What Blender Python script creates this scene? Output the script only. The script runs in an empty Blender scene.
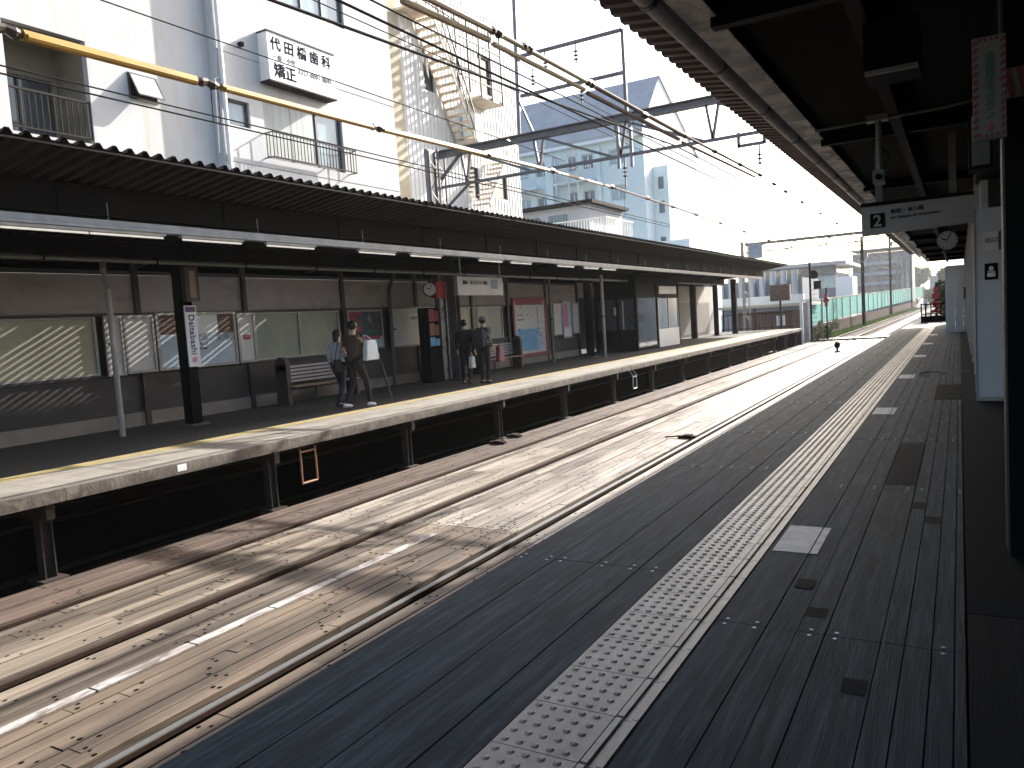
import bpy, math, random
from mathutils import Vector, Matrix
random.seed(7)
C = bpy.context.scene.collection
R = math.radians
sc = bpy.context.scene

# ------------------------------------------------------------------ camera, world, sun, exposure
cam_d = bpy.data.cameras.new('camera'); cam = bpy.data.objects.new('camera', cam_d); C.objects.link(cam)
cam_d.sensor_fit = 'HORIZONTAL'; cam_d.sensor_width = 36.0; cam_d.lens = 774.87 / 1024 * 36.0
cam_d.clip_start = 0.05; cam_d.clip_end = 5000
_R = (0.865044604113697, -0.016835610426383492, -0.5014124002409075)
_F = (0.497535598875185, -0.09964056696293382, 0.8617018540465234)
_U = (-0.06446829256066916, -0.9948810580350176, -0.0778172192861954)
# rows: world axes (x, y, z) expressed in image axes (right, down, forward)
right = Vector((_R[0], _F[0], _U[0])); down = Vector((_R[1], _F[1], _U[1])); fwd = Vector((_R[2], _F[2], _U[2]))
rot = Matrix((right, -down, -fwd)).transposed()
cam.matrix_world = Matrix.Translation((0, 0, 1.55)) @ rot.to_4x4()
sc.camera = cam
sc.render.resolution_x = 1024; sc.render.resolution_y = 768

SUN_EL, SUN_AZ = 29.6, 13.0          # azimuth from +Y towards +X
w = bpy.data.worlds.new('World'); sc.world = w; w.use_nodes = True
nt = w.node_tree; nt.nodes.clear()
sky = nt.nodes.new('ShaderNodeTexSky'); sky.sky_type = 'NISHITA'; sky.sun_disc = False
sky.sun_elevation = R(SUN_EL); sky.sun_rotation = R(SUN_AZ); sky.dust_density = 4.0; sky.air_density = 1.0; sky.ozone_density = 1.0
bg = nt.nodes.new('ShaderNodeBackground'); bg.inputs[1].default_value = 0.15
wo = nt.nodes.new('ShaderNodeOutputWorld')
nt.links.new(sky.outputs[0], bg.inputs[0]); nt.links.new(bg.outputs[0], wo.inputs[0])
sd = bpy.data.lights.new('sun', 'SUN'); sd.energy = 5.0; sd.angle = R(0.5); sd.color = (1.0, 0.97, 0.92)
so = bpy.data.objects.new('sun', sd); C.objects.link(so)
sv = Vector((math.sin(R(SUN_AZ)) * math.cos(R(SUN_EL)), math.cos(R(SUN_AZ)) * math.cos(R(SUN_EL)), math.sin(R(SUN_EL))))
so.rotation_euler = sv.to_track_quat('Z', 'Y').to_euler(); so.location = (20, 60, 60)
sc.view_settings.view_transform = 'Standard'; sc.view_settings.look = 'None'
sc.view_settings.gamma = 1; sc.view_settings.use_curve_mapping = False
sc.view_settings.exposure = 1.42

# ------------------------------------------------------------------ helpers
class MB:
    """collects faces in world coordinates"""
    def __init__(s): s.v = []; s.f = []
    def quad(s, a, b, c, d):
        n = len(s.v); s.v += [tuple(a), tuple(b), tuple(c), tuple(d)]; s.f.append((n, n+1, n+2, n+3)); return s
    def box(s, x0, x1, y0, y1, z0, z1):
        n = len(s.v)
        s.v += [(x0,y0,z0),(x1,y0,z0),(x1,y1,z0),(x0,y1,z0),(x0,y0,z1),(x1,y0,z1),(x1,y1,z1),(x0,y1,z1)]
        for q in ((0,3,2,1),(4,5,6,7),(0,1,5,4),(1,2,6,5),(2,3,7,6),(3,0,4,7)): s.f.append(tuple(n+i for i in q))
        return s
    def bar(s, p, q, a, b=None, up=(0,0,1)):
        """box beam from p to q, width a, height b"""
        b = b or a; p = Vector(p); q = Vector(q); d = (q-p).normalized(); up = Vector(up)
        if abs(d.dot(up)) > .97: up = Vector((1,0,0))
        sx = d.cross(up).normalized(); sz = sx.cross(d).normalized(); n = len(s.v)
        for e in (p, q):
            for (i, j) in ((-1,-1),(1,-1),(1,1),(-1,1)): s.v.append(tuple(e + sx*i*a/2 + sz*j*b/2))
        for qd in ((0,1,2,3),(7,6,5,4),(0,4,5,1),(1,5,6,2),(2,6,7,3),(3,7,4,0)): s.f.append(tuple(n+i for i in qd))
        return s
    def tube(s, pts, r, n=8):
        pts = [Vector(p) for p in pts]; rs = r if isinstance(r, (list, tuple)) else [r]*len(pts)
        base = len(s.v); m = len(pts)
        for k, p in enumerate(pts):
            d = (pts[min(k+1, m-1)] - pts[max(k-1, 0)]).normalized()
            up = Vector((0,0,1)) if abs(d.z) < .95 else Vector((1,0,0))
            a = d.cross(up).normalized(); b = a.cross(d)
            for i in range(n):
                t = 2*math.pi*i/n; s.v.append(tuple(p + (a*math.cos(t) + b*math.sin(t))*rs[k]))
        for k in range(m-1):
            for i in range(n):
                j = (i+1) % n; s.f.append((base+k*n+i, base+k*n+j, base+(k+1)*n+j, base+(k+1)*n+i))
        s.f.append(tuple(base+i for i in reversed(range(n)))); s.f.append(tuple(base+(m-1)*n+i for i in range(n)))
        return s
    def ball(s, c, r, rz=None, n=10, m=6):
        c = Vector(c); rz = rz or r; base = len(s.v)
        s.v.append(tuple(c + Vector((0,0,rz))))
        for k in range(1, m):
            a = math.pi*k/m
            for i in range(n):
                t = 2*math.pi*i/n; s.v.append((c.x + r*math.sin(a)*math.cos(t), c.y + r*math.sin(a)*math.sin(t), c.z + rz*math.cos(a)))
        s.v.append(tuple(c - Vector((0,0,rz)))); last = len(s.v)-1
        for i in range(n): s.f.append((base, base+1+i, base+1+(i+1)%n))
        for k in range(m-2):
            for i in range(n):
                j = (i+1)%n; s.f.append((base+1+k*n+i, base+1+(k+1)*n+i, base+1+(k+1)*n+j, base+1+k*n+j))
        for i in range(n): s.f.append((last, base+1+(m-2)*n+(i+1)%n, base+1+(m-2)*n+i))
        return s
    def build(s, name, m, parent=None, smooth=False):
        off = Vector((0,0,0)); p = parent
        while p is not None: off += p.location; p = p.parent
        me = bpy.data.meshes.new(name)
        me.from_pydata([(x-off.x, y-off.y, z-off.z) for x, y, z in s.v], [], s.f); me.update()
        if smooth:
            for f in me.polygons: f.use_smooth = True
        o = bpy.data.objects.new(name, me); C.objects.link(o); me.materials.append(m)
        if parent is not None: o.parent = parent
        return o

def tag(o, label=None, cat=None, group=None, kind=None):
    if label: o['label'] = label
    if cat: o['category'] = cat
    if group: o['group'] = group
    if kind: o['kind'] = kind
    return o
def thing(name, label, cat, loc=(0,0,0), group=None):
    o = bpy.data.objects.new(name, None); C.objects.link(o); o.location = loc; o.empty_display_size = .2
    return tag(o, label, cat, group)
KIDS = {}
def dup(root, loc, label=None, rz=None):
    kids = {}
    for o in bpy.data.objects:
        if o.parent: kids.setdefault(o.parent.name, []).append(o)
    def rec(o, par):
        c = o.copy(); C.objects.link(c)
        if par is not None: c.parent = par
        for k in kids.get(o.name, []): rec(k, c)
        return c
    r = rec(root, None); r.location = loc
    if rz is not None: r.rotation_euler = (0, 0, rz)
    if label: r['label'] = label
    return r

# ------------------------------------------------------------------ materials
_mats = {}
def mat(name, c1, c2=None, rough=.7, metal=0., scale=(3,3,3), detail=6, bump=0., bscale=None, spec=.5, contrast=(.35,.65), grime=None, gscale=(.6,.6,.6), emit=0., alpha=1., coat=0., trans=0., cell=None, transl=0.):
    if name in _mats: return _mats[name]
    m = bpy.data.materials.new(name); m.use_nodes = True; t = m.node_tree; N = t.nodes; L = t.links; b = N['Principled BSDF']
    b.inputs['Roughness'].default_value = rough; b.inputs['Metallic'].default_value = metal
    b.inputs['Specular IOR Level'].default_value = spec; b.inputs['Coat Weight'].default_value = coat
    b.inputs['Transmission Weight'].default_value = trans
    tc = N.new('ShaderNodeTexCoord')
    def noise(sc3, det=detail, dist=0.):
        mp = N.new('ShaderNodeMapping'); mp.inputs['Scale'].default_value = sc3; L.new(tc.outputs['Object'], mp.inputs[0])
        n = N.new('ShaderNodeTexNoise'); n.inputs['Scale'].default_value = 1; n.inputs['Detail'].default_value = det
        n.inputs['Roughness'].default_value = .62; n.inputs['Distortion'].default_value = dist
        L.new(mp.outputs[0], n.inputs['Vector']); return n
    def ramp(src, lo, hi):
        r = N.new('ShaderNodeMapRange'); r.inputs[1].default_value = lo; r.inputs[2].default_value = hi
        L.new(src, r.inputs[0]); return r
    def mix(fac, a, bb, mode='MIX'):
        x = N.new('ShaderNodeMix'); x.data_type = 'RGBA'; x.blend_type = mode; x.clamp_factor = True
        if hasattr(fac, 'links'): L.new(fac, x.inputs[0])
        else: x.inputs[0].default_value = fac
        for k, v in ((6, a), (7, bb)):
            if hasattr(v, 'links'): L.new(v, x.inputs[k])
            else: x.inputs[k].default_value = (*v, 1)
        return x.outputs[2]
    c2 = c2 or tuple(v*.8 for v in c1)
    n1 = noise(scale); col = mix(ramp(n1.outputs[0], *contrast).outputs[0], c1, c2)
    if cell:      # per-board tone: cells of the given size (x, y, z)
        mp = N.new('ShaderNodeMapping'); mp.inputs['Scale'].default_value = tuple(1/c if c else 0 for c in cell['size']); mp.inputs['Location'].default_value = cell.get('off', (0,0,0))
        L.new(tc.outputs['Object'], mp.inputs[0])
        fl = N.new('ShaderNodeVectorMath'); fl.operation = 'FLOOR'; L.new(mp.outputs[0], fl.inputs[0])
        wn = N.new('ShaderNodeTexWhiteNoise'); wn.noise_dimensions = '3D'; L.new(fl.outputs[0], wn.inputs[0])
        r = N.new('ShaderNodeMapRange'); r.inputs[3].default_value = 1-cell['amt']; r.inputs[4].default_value = 1+cell['amt']; L.new(wn.outputs[0], r.inputs[0])
        hsv = N.new('ShaderNodeHueSaturation'); L.new(col, hsv.inputs['Color']); L.new(r.outputs[0], hsv.inputs['Value']); col = hsv.outputs[0]
    if grime:
        n2 = noise(gscale, 5, .4); col = mix(ramp(n2.outputs[0], grime[1], grime[2]).outputs[0], col, grime[0])
    L.new(col, b.inputs['Base Color'])
    if bump:
        n3 = noise(bscale or tuple(v*4 for v in scale)); bp = N.new('ShaderNodeBump'); bp.inputs['Strength'].default_value = bump
        bp.inputs['Distance'].default_value = .02; L.new(n3.outputs[0], bp.inputs['Height']); L.new(bp.outputs[0], b.inputs['Normal'])
        rr = N.new('ShaderNodeMapRange'); rr.inputs[3].default_value = max(0, rough-.1); rr.inputs[4].default_value = min(1, rough+.12)
        L.new(n3.outputs[0], rr.inputs[0]); L.new(rr.outputs[0], b.inputs['Roughness'])
    if emit:
        b.inputs['Emission Color'].default_value = (1, .96, .86, 1); b.inputs['Emission Strength'].default_value = emit
    if transl:
        tr = N.new('ShaderNodeBsdfTranslucent'); L.new(col, tr.inputs[0]); ms = N.new('ShaderNodeMixShader'); ms.inputs[0].default_value = transl
        L.new(b.outputs[0], ms.inputs[1]); L.new(tr.outputs[0], ms.inputs[2]); L.new(ms.outputs[0], N['Material Output'].inputs[0])
    _mats[name] = m; return m

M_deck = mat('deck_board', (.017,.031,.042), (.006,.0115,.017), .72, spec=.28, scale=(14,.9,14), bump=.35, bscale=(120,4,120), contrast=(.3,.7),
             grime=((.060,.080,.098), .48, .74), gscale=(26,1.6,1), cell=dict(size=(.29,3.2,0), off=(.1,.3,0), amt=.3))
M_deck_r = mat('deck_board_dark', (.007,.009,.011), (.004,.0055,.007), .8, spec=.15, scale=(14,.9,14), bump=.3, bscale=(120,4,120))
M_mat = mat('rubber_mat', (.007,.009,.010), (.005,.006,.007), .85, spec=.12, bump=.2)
M_tact = mat('tactile_tile', (.33,.295,.245), (.23,.205,.17), .42, scale=(5,3,5), bump=.15, grime=((.16,.14,.11), .5, .75), gscale=(2,.7,2), cell=dict(size=(0,.345,0), amt=.08))
M_tact_bar = mat('tactile_bar', (.32,.30,.27), (.22,.205,.18), .45)
M_bolt = mat('bolt_metal', (.5,.58,.64), (.4,.46,.52), .45, .3)
M_white = mat('white_paint', (.55,.55,.54), (.36,.36,.36), .6, scale=(9,9,9), contrast=(.4,.7))
M_duct = mat('duct_cover', (.42,.4,.38), (.25,.22,.2), .6, scale=(8,3,8), contrast=(.4,.6), grime=((.15,.12,.1), .52, .62), gscale=(6,2.5,6))
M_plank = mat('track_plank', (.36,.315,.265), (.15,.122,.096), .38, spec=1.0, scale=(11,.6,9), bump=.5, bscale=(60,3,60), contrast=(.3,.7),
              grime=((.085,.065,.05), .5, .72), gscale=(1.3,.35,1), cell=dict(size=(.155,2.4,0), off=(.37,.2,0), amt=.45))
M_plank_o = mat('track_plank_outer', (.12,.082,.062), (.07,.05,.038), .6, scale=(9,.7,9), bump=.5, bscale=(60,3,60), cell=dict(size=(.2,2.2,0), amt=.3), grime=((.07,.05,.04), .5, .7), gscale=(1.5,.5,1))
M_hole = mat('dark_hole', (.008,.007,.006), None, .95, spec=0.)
M_rail_side = mat('rusty_rail', (.05,.028,.018), (.028,.017,.012), .85, spec=.15, scale=(20,5,20), bump=.3)
M_rail_top = mat('rail_steel', (.75,.73,.7), (.6,.58,.56), .33, .9, scale=(40,2,40))
M_rail_dull = mat('rail_steel_dull', (.16,.12,.1), (.1,.07,.055), .4, .6, scale=(40,2,40))
M_ballast = mat('ballast', (.2,.175,.15), (.09,.08,.07), .95, scale=(14,14,14), detail=10, bump=1., bscale=(30,30,30), contrast=(.4,.6))
M_sleeper = mat('sleeper', (.2,.18,.16), (.13,.115,.1), .9, scale=(3,12,3))
M_ground = mat('ground_soil', (.1,.088,.072), (.06,.055,.048), .95, scale=(.4,.4,.4), bump=.4)
M_conc = mat('concrete_edge', (.17,.145,.12), (.09,.075,.062), .85, scale=(3,5,3), bump=.4, grime=((.045,.035,.028), .5, .72), gscale=(2.5,2.5,6), contrast=(.35,.65))
M_concpale = mat('concrete_top', (.26,.235,.195), (.18,.165,.14), .75, scale=(2,4,2), bump=.2, grime=((.10,.085,.07), .5, .75), gscale=(1.5,.6,2))
M_yellow = mat('yellow_paint', (.36,.28,.11), (.25,.21,.11), .6, scale=(10,4,10), contrast=(.4,.7))
M_asph = mat('platform_asphalt', (.035,.034,.034), (.025,.025,.025), .8, scale=(20,20,20), bump=.3, grime=((.05,.048,.045), .55, .75), gscale=(.8,.5,1))
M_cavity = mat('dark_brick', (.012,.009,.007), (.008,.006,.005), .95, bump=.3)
M_steel_dk = mat('dark_painted_steel', (.011,.010,.010), (.008,.0075,.0075), .7, spec=.08, scale=(6,6,6), bump=.1)
M_steel_bk = mat('black_painted_steel', (.006,.006,.0065), (.0045,.0045,.005), .7, spec=.08)
M_steel_br = mat('brown_painted_steel', (.05,.036,.03), (.035,.026,.022), .55, bump=.1)
M_post_gr = mat('greygreen_steel', (.13,.13,.12), (.09,.09,.085), .5, bump=.1)
M_corr = mat('corrugated_sheet', (.030,.024,.020), (.019,.015,.013), .8, spec=.12, scale=(2,3,2), bump=.1, grime=((.02,.016,.014), .5, .75))
M_corr2 = mat('corrugated_sheet_red', (.085,.055,.05), (.062,.04,.037), .7, scale=(2,3,2), bump=.1, grime=((.035,.023,.021), .5, .75))
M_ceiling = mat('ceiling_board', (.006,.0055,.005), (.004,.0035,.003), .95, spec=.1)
M_flange = mat('purlin_lit_patches', (.30,.26,.23), (.03,.024,.021), .6, scale=(4,3,4), contrast=(.42,.55))  # lit patches on the purlin painted in as pale blotches
M_pipe = mat('grey_pipe', (.42,.38,.35), (.3,.27,.25), .4, scale=(4,4,4))
M_rack = mat('cable_rack', (.34,.37,.42), (.25,.27,.31), .45, .3)
M_tube = mat('fluorescent_tube', (.9,.88,.8), None, .4, emit=.16)
M_fit = mat('lamp_fitting', (.5,.5,.48), None, .5)
M_panel = mat('wall_board', (.42,.375,.345), (.36,.325,.30), .8, scale=(1.5,1.5,1.5), grime=((.2,.17,.15), .55, .85), gscale=(.8,.8,1.5))
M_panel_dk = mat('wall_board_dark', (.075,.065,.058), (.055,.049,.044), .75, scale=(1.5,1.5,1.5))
M_plinth = mat('plinth_concrete', (.34,.29,.24), (.25,.215,.18), .85, scale=(2,2,2), bump=.3, grime=((.1,.08,.065), .5, .8))
M_frost = mat('frosted_pane', (.5,.47,.33), (.4,.38,.27), .35, scale=(.7,1.2,.9), contrast=(.35,.7))
M_frost_g = mat('frosted_pane_green', (.27,.3,.24), (.42,.42,.29), .3, scale=(.7,1.2,.9), contrast=(.35,.7))
M_frame = mat('aluminium_frame', (.42,.4,.37), (.33,.31,.29), .4, .2)
M_board_w = mat('whiteboard', (.66,.63,.6), (.58,.55,.53), .45, scale=(1,1,1))
M_wood_b = mat('bench_wood', (.3,.2,.14), (.2,.13,.09), .5, scale=(4,2,30))
M_bench_w = mat('bench_slat', (.5,.46,.44), (.4,.36,.34), .5)
M_wall_w = mat('white_render', (.56,.56,.555), (.50,.50,.50), .85, scale=(.5,.5,.3), bump=.15, bscale=(12,12,12), grime=((.46,.43,.39), .52, .82), gscale=(2.2,2.2,.22))
M_wall_b = mat('beige_render', (.46,.41,.30), (.4,.35,.26), .85, scale=(.6,.6,.3), bump=.1)
M_siding = mat('metal_siding', (.60,.60,.59), (.55,.55,.54), .6, scale=(.6,.6,.2), grime=((.66,.63,.6), .55, .85), gscale=(2.5,2.5,.2))
M_glass = mat('window_glass', (.09,.11,.125), (.05,.06,.07), .08, spec=.9, scale=(.8,.8,.6))
M_glass_l = mat('window_glass_light', (.28,.38,.42), (.18,.25,.3), .1, spec=.9, scale=(1.2,1.2,.5))
M_curtain = mat('curtain', (.5,.52,.5), (.36,.38,.38), .8, scale=(8,8,.3))
M_winframe = mat('window_frame_dark', (.06,.05,.045), None, .5)
M_rail_dk = mat('railing_dark', (.035,.028,.024), None, .7, spec=.15)
M_rail_w = mat('railing_white', (.7,.7,.68), None, .5)
M_sign_w = mat('sign_white', (.8,.8,.8), (.74,.74,.74), .4)
M_sign_dim = mat('sign_face_grey', (.30,.285,.275), (.25,.24,.235), .5)
M_sign_dm2 = mat('sign_face_dimmed', (.15,.14,.13), (.11,.105,.1), .6)  # white sign face, its colour dimmed to a dark grey
M_stripe_dim = mat('stripe_red_dull', (.16,.025,.03), None, .6)
M_sign_gr = mat('sign_lettering', (.022,.022,.03), None, .8, spec=.0)
M_sign_lt = mat('sign_lettering_pale', (.2,.2,.22), None, .8, spec=.0)
M_stair = mat('stair_paint', (.7,.62,.5), (.5,.42,.33), .7, scale=(4,4,4), grime=((.35,.22,.14), .55, .75), gscale=(3,3,3))
M_truss = mat('gantry_steel', (.16,.155,.16), (.12,.115,.12), .5, .1, scale=(3,3,3), bump=.1)
M_galv = mat('galvanised_steel', (.22,.22,.235), (.16,.16,.17), .45, .4)
M_wire = mat('black_wire', (.02,.018,.018), None, .9, spec=.1)
M_wire_br = mat('copper_wire', (.12,.075,.06), (.08,.055,.045), .8, spec=.2)
M_sleeve = mat('yellow_sleeve', (.36,.21,.04), (.28,.16,.03), .55, spec=.3, scale=(3,3,3))
M_sleeve_p = mat('faded_sleeve', (.33,.25,.16), (.24,.18,.11), .65, spec=.3, scale=(3,3,3))
M_insul = mat('insulator', (.05,.035,.03), None, .3)
M_blue = mat('pale_blue_tile', (.64,.74,.75), (.57,.67,.69), .6, scale=(.6,.6,.6), bump=.1)
M_bluegab = mat('pale_gable', (.74,.80,.82), (.68,.75,.77), .7, scale=(.5,.5,.5))
M_roof_gr = mat('grey_roof', (.40,.40,.41), (.33,.33,.34), .7, scale=(1,1,1), bump=.2)
M_apt = mat('apartment_grey', (.17,.19,.225), (.13,.15,.18), .8, scale=(.3,.3,.3))
M_aptw = mat('apartment_pale', (.32,.34,.37), (.27,.29,.32), .8, scale=(.3,.3,.3))
M_teal = mat('teal_net', (.07,.25,.225), (.10,.30,.275), .9, spec=.1, scale=(.5,.5,2))
M_fence_br = mat('wood_fence', (.07,.042,.033), (.04,.026,.021), .95, spec=.05, scale=(2,6,1), cell=dict(size=(0,.35,0), amt=.35))
M_red = mat('signal_red', (.35,.03,.045), None, .4)
M_redlamp = mat('red_sign', (.55,.06,.07), None, .5)
M_orange = mat('orange_frame', (.30,.13,.06), (.22,.1,.05), .5)
M_skin = mat('skin', (.55,.34,.25), (.5,.3,.22), .55)
M_hair = mat('black_hair', (.012,.010,.010), None, .45)
M_grass = mat('grass', (.22,.27,.07), (.12,.17,.045), .9, scale=(3,3,3))
M_leaf = mat('leaf', (.08,.11,.035), (.045,.065,.02), .8, scale=(5,5,5))
M_leaf_y = mat('leaf_yellow', (.25,.22,.07), (.13,.14,.05), .8, scale=(5,5,5))
M_bark = mat('bark', (.07,.055,.04), None, .9)

def text(body, size, m, name, parent, origin, u, v, align='LEFT', ext=.004, sx=1.0, bold=0.):
    cu = bpy.data.curves.new(name, 'FONT'); cu.body = body; cu.size = 1; cu.align_x = align; cu.extrude = ext/size; cu.resolution_u = 2; cu.offset = bold
    o = bpy.data.objects.new(name, cu); C.objects.link(o)
    dg = bpy.context.evaluated_depsgraph_get(); dg.update()
    me = bpy.data.meshes.new_from_object(o.evaluated_get(dg)); bpy.data.objects.remove(o); bpy.data.curves.remove(cu)
    u = Vector(u).normalized(); v = Vector(v).normalized(); n = u.cross(v)
    off = Vector((0,0,0)); p = parent
    while p is not None: off += p.location; p = p.parent
    O = Vector(origin) - off
    for vt in me.vertices:
        c = vt.co; vt.co = O + u*c.x*size*sx + v*c.y*size + n*c.z*size
    me.materials.clear(); me.materials.append(m); me.name = name
    r = bpy.data.objects.new(name, me); C.objects.link(r); r.parent = parent; return r

# facade: front faces on a plane with holes; u = horizontal direction, holes = (u0, u1, z0, z1); reveals go inward along -n
def facade(mb, org, u, W, z0, z1, holes, depth=.18, n=None):
    org = Vector(org); u = Vector(u).normalized(); n = Vector(n) if n else u.cross(Vector((0,0,1)))
    us = sorted({0, W, *[h[0] for h in holes], *[h[1] for h in holes]}); zs = sorted({z0, z1, *[h[2] for h in holes], *[h[3] for h in holes]})
    P = lambda a, z, d=0: org + u*a + Vector((0,0,z)) - n*d
    for i in range(len(us)-1):
        for k in range(len(zs)-1):
            cu, cz = (us[i]+us[i+1])/2, (zs[k]+zs[k+1])/2
            if any(h[0] < cu < h[1] and h[2] < cz < h[3] for h in holes): continue
            mb.quad(P(us[i], zs[k]), P(us[i+1], zs[k]), P(us[i+1], zs[k+1]), P(us[i], zs[k+1]))
    for a, b, c, d in holes:
        mb.quad(P(a,c), P(a,d), P(a,d,depth), P(a,c,depth)); mb.quad(P(b,c), P(b,c,depth), P(b,d,depth), P(b,d))
        mb.quad(P(a,c), P(a,c,depth), P(b,c,depth), P(b,c)); mb.quad(P(a,d), P(b,d), P(b,d,depth), P(a,d,depth))
    return mb
def window(parent, org, u, a, b, c, d, depth=.12, m=None, mullions=1, fw=.05, n=None, mf=None, cross=0):
    """frame part with pane sub-part, set back in a hole"""
    org = Vector(org); u = Vector(u).normalized(); n = Vector(n) if n else u.cross(Vector((0,0,1)))
    P = lambda s_, z, dd: org + u*s_ + Vector((0,0,z)) - n*dd
    f = MB()
    xs = [a+fw/2, b-fw/2] + [a + (b-a)*(k+1)/(mullions+1) for k in range(mullions)]
    for x in xs: f.bar(P(x, c, depth), P(x, d, depth), fw, .05, up=n)
    for z in [c+fw/2, d-fw/2] + [c + (d-c)*(k+1)/(cross+1) for k in range(cross)]: f.bar(P(a+fw, z, depth), P(b-fw, z, depth), .05, fw*.98)
    fr = f.build('window', mf or M_winframe, parent)
    g = MB(); g.quad(P(a,c,depth+.03), P(b,c,depth+.03), P(b,d,depth+.03), P(a,d,depth+.03)); g.build('pane', m or M_glass, fr)
    return fr

# ================================================================== GROUND, TRACKS
MB().quad((-600,-200,-1.5), (600,-200,-1.5), (600,1200,-1.5), (-600,1200,-1.5)).build('ground', M_ground)['kind'] = 'structure'
MB().box(-9.9, -2.0, 62.0, 420, -1.45, -1.2).build('ballast', M_ballast)['kind'] = 'structure'
# plank decking over the tracks, one board after another, with narrow joints
def planks(name, x0, x1, m, y0=-4, y1=62, bw=.155, L=2.4, holes=True, ztop=-1.045, gap=.013):
    mb = MB(); hb = MB(); n = max(1, round((x1-x0)/bw)); bw = (x1-x0)/n; rr = random.Random(int(abs(x0)*100))
    for i in range(n):
        xa, xb = x0+i*bw+gap/2, x0+(i+1)*bw-gap/2; y = y0 - rr.random()*L
        while y < y1:
            ya, yb = max(y, y0), min(y+L, y1)
            if yb > ya + .05:
                dz = rr.uniform(-.004, .004) + ztop
                mb.box(xa, xb, ya+.004, yb-.004, dz-.05, dz)
                if holes and ya < 48:
                    for e in (ya+.12, yb-.16, (ya+yb)/2):
                        if rr.random() < .75:
                            for dx in (-.035, .035):
                                cx = (xa+xb)/2+dx+rr.uniform(-.012,.012); cy = e+rr.uniform(-.07,.07); rad = rr.uniform(.012,.019)
                                k = len(hb.v); hb.v += [(cx+rad*math.cos(t*math.pi/4), cy+rad*1.25*math.sin(t*math.pi/4), dz+.0015) for t in range(8)]; hb.f.append(tuple(range(k, k+8)))
            y += L
    o = mb.build(name, m); o['kind'] = 'structure'
    if hb.v: hb.build('bolt_holes', M_hole, o)
    return o
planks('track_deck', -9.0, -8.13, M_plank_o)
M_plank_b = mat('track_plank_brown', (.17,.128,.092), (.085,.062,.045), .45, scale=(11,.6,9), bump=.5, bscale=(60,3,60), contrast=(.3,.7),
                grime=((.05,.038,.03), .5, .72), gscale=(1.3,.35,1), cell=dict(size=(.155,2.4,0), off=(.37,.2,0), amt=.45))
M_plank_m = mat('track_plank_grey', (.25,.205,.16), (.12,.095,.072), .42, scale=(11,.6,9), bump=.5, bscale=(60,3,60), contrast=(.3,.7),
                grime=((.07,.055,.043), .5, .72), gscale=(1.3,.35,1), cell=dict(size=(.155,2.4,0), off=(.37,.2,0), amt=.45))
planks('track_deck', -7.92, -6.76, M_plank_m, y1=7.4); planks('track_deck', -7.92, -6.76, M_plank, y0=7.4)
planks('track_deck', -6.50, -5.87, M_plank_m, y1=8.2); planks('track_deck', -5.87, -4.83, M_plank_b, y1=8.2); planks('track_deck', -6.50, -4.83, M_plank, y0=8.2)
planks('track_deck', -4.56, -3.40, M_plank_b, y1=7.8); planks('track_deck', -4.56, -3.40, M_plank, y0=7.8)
planks('track_deck', -3.2, -2.7, M_plank, holes=False)
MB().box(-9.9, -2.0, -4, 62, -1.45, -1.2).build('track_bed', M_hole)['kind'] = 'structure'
# white strip between the tracks
ws = MB()
for k in range(70):
    y = -3 + k*.9
    if y < 7: ws.box(-5.86, -5.75, y, y+.88, -1.043, -1.034)
tag(ws.build('cable_duct', M_duct), 'thin white cable duct cover running along the middle of the plank deck', 'cable cover')
RL = ['rusty rail nearest the far platform edge', 'rusty rail, second from the far platform', 'shiny rail close below the near platform edge', 'rail hidden right beside the near platform wall']
for x, lab in zip((-8.03, -6.62, -4.675, -3.30), RL):
    t = thing('rail', lab, 'rail', (x, 0, -1.2))
    MB().box(x-.012, x+.012, -4, 420, -1.18, -1.07).box(x-.06, x+.06, -4, 420, -1.2, -1.18).build('rail_web', M_rail_side, t)
    b = MB(); b.box(x-.036, x+.036, -4, 420, -1.07, -1.034); b.build('rail_side', M_rail_side, t)
    MB().box(x-.031, x+.031, -4, 420, -1.0338, -1.026).build('rail_head', M_rail_top if x == -4.675 else M_rail_dull, t)
    if x in (-4.675, -3.30, -8.03, -6.62):   # guard rail beside the running rail, deck side
        s = 1 if x in (-8.03, -4.675) else -1
        MB().box(min(x-s*.10,x-s*.15), max(x-s*.10,x-s*.15), -4, 62, -1.2, -1.1).build('guard_rail', M_rail_side, t)
for k in range(170):
    pass
sl = MB()
for k in range(300):
    y = 62.5 + k*.7
    for xc in (-7.33, -3.99): sl.box(xc-1.15, xc+1.15, y, y+.22, -1.21, -1.185)
sl.build('sleepers', M_sleeper)['kind'] = 'structure'
# small rail fittings lying on the deck
for (x, y, rz, lab) in ((-4.9, 15.5, .1, 'dark metal rail joint box on the planks beside the shiny rail'), (-8.75, 14.3, 1.3, 'dark cable clamp on the outer planks under the far platform, nearer one'), (-8.86, 15.2, 1.35, 'dark cable clamp on the outer planks under the far platform, farther one')):
    t = thing('rail_fitting', lab, 'rail fitting', (x, y, -1.04))
    MB().box(x-.2, x+.16, y-.06, y+.06, -1.04, -.99).box(x-.08, x+.08, y-.1, y+.1, -1.035, -.965).build('housing', M_rail_side, t)
    MB().tube([(x-.2,y,-1.0),(x-.34,y+.03,-1.02),(x-.5,y+.02,-1.03)], .015, 6).build('cable', M_wire, t)
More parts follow.
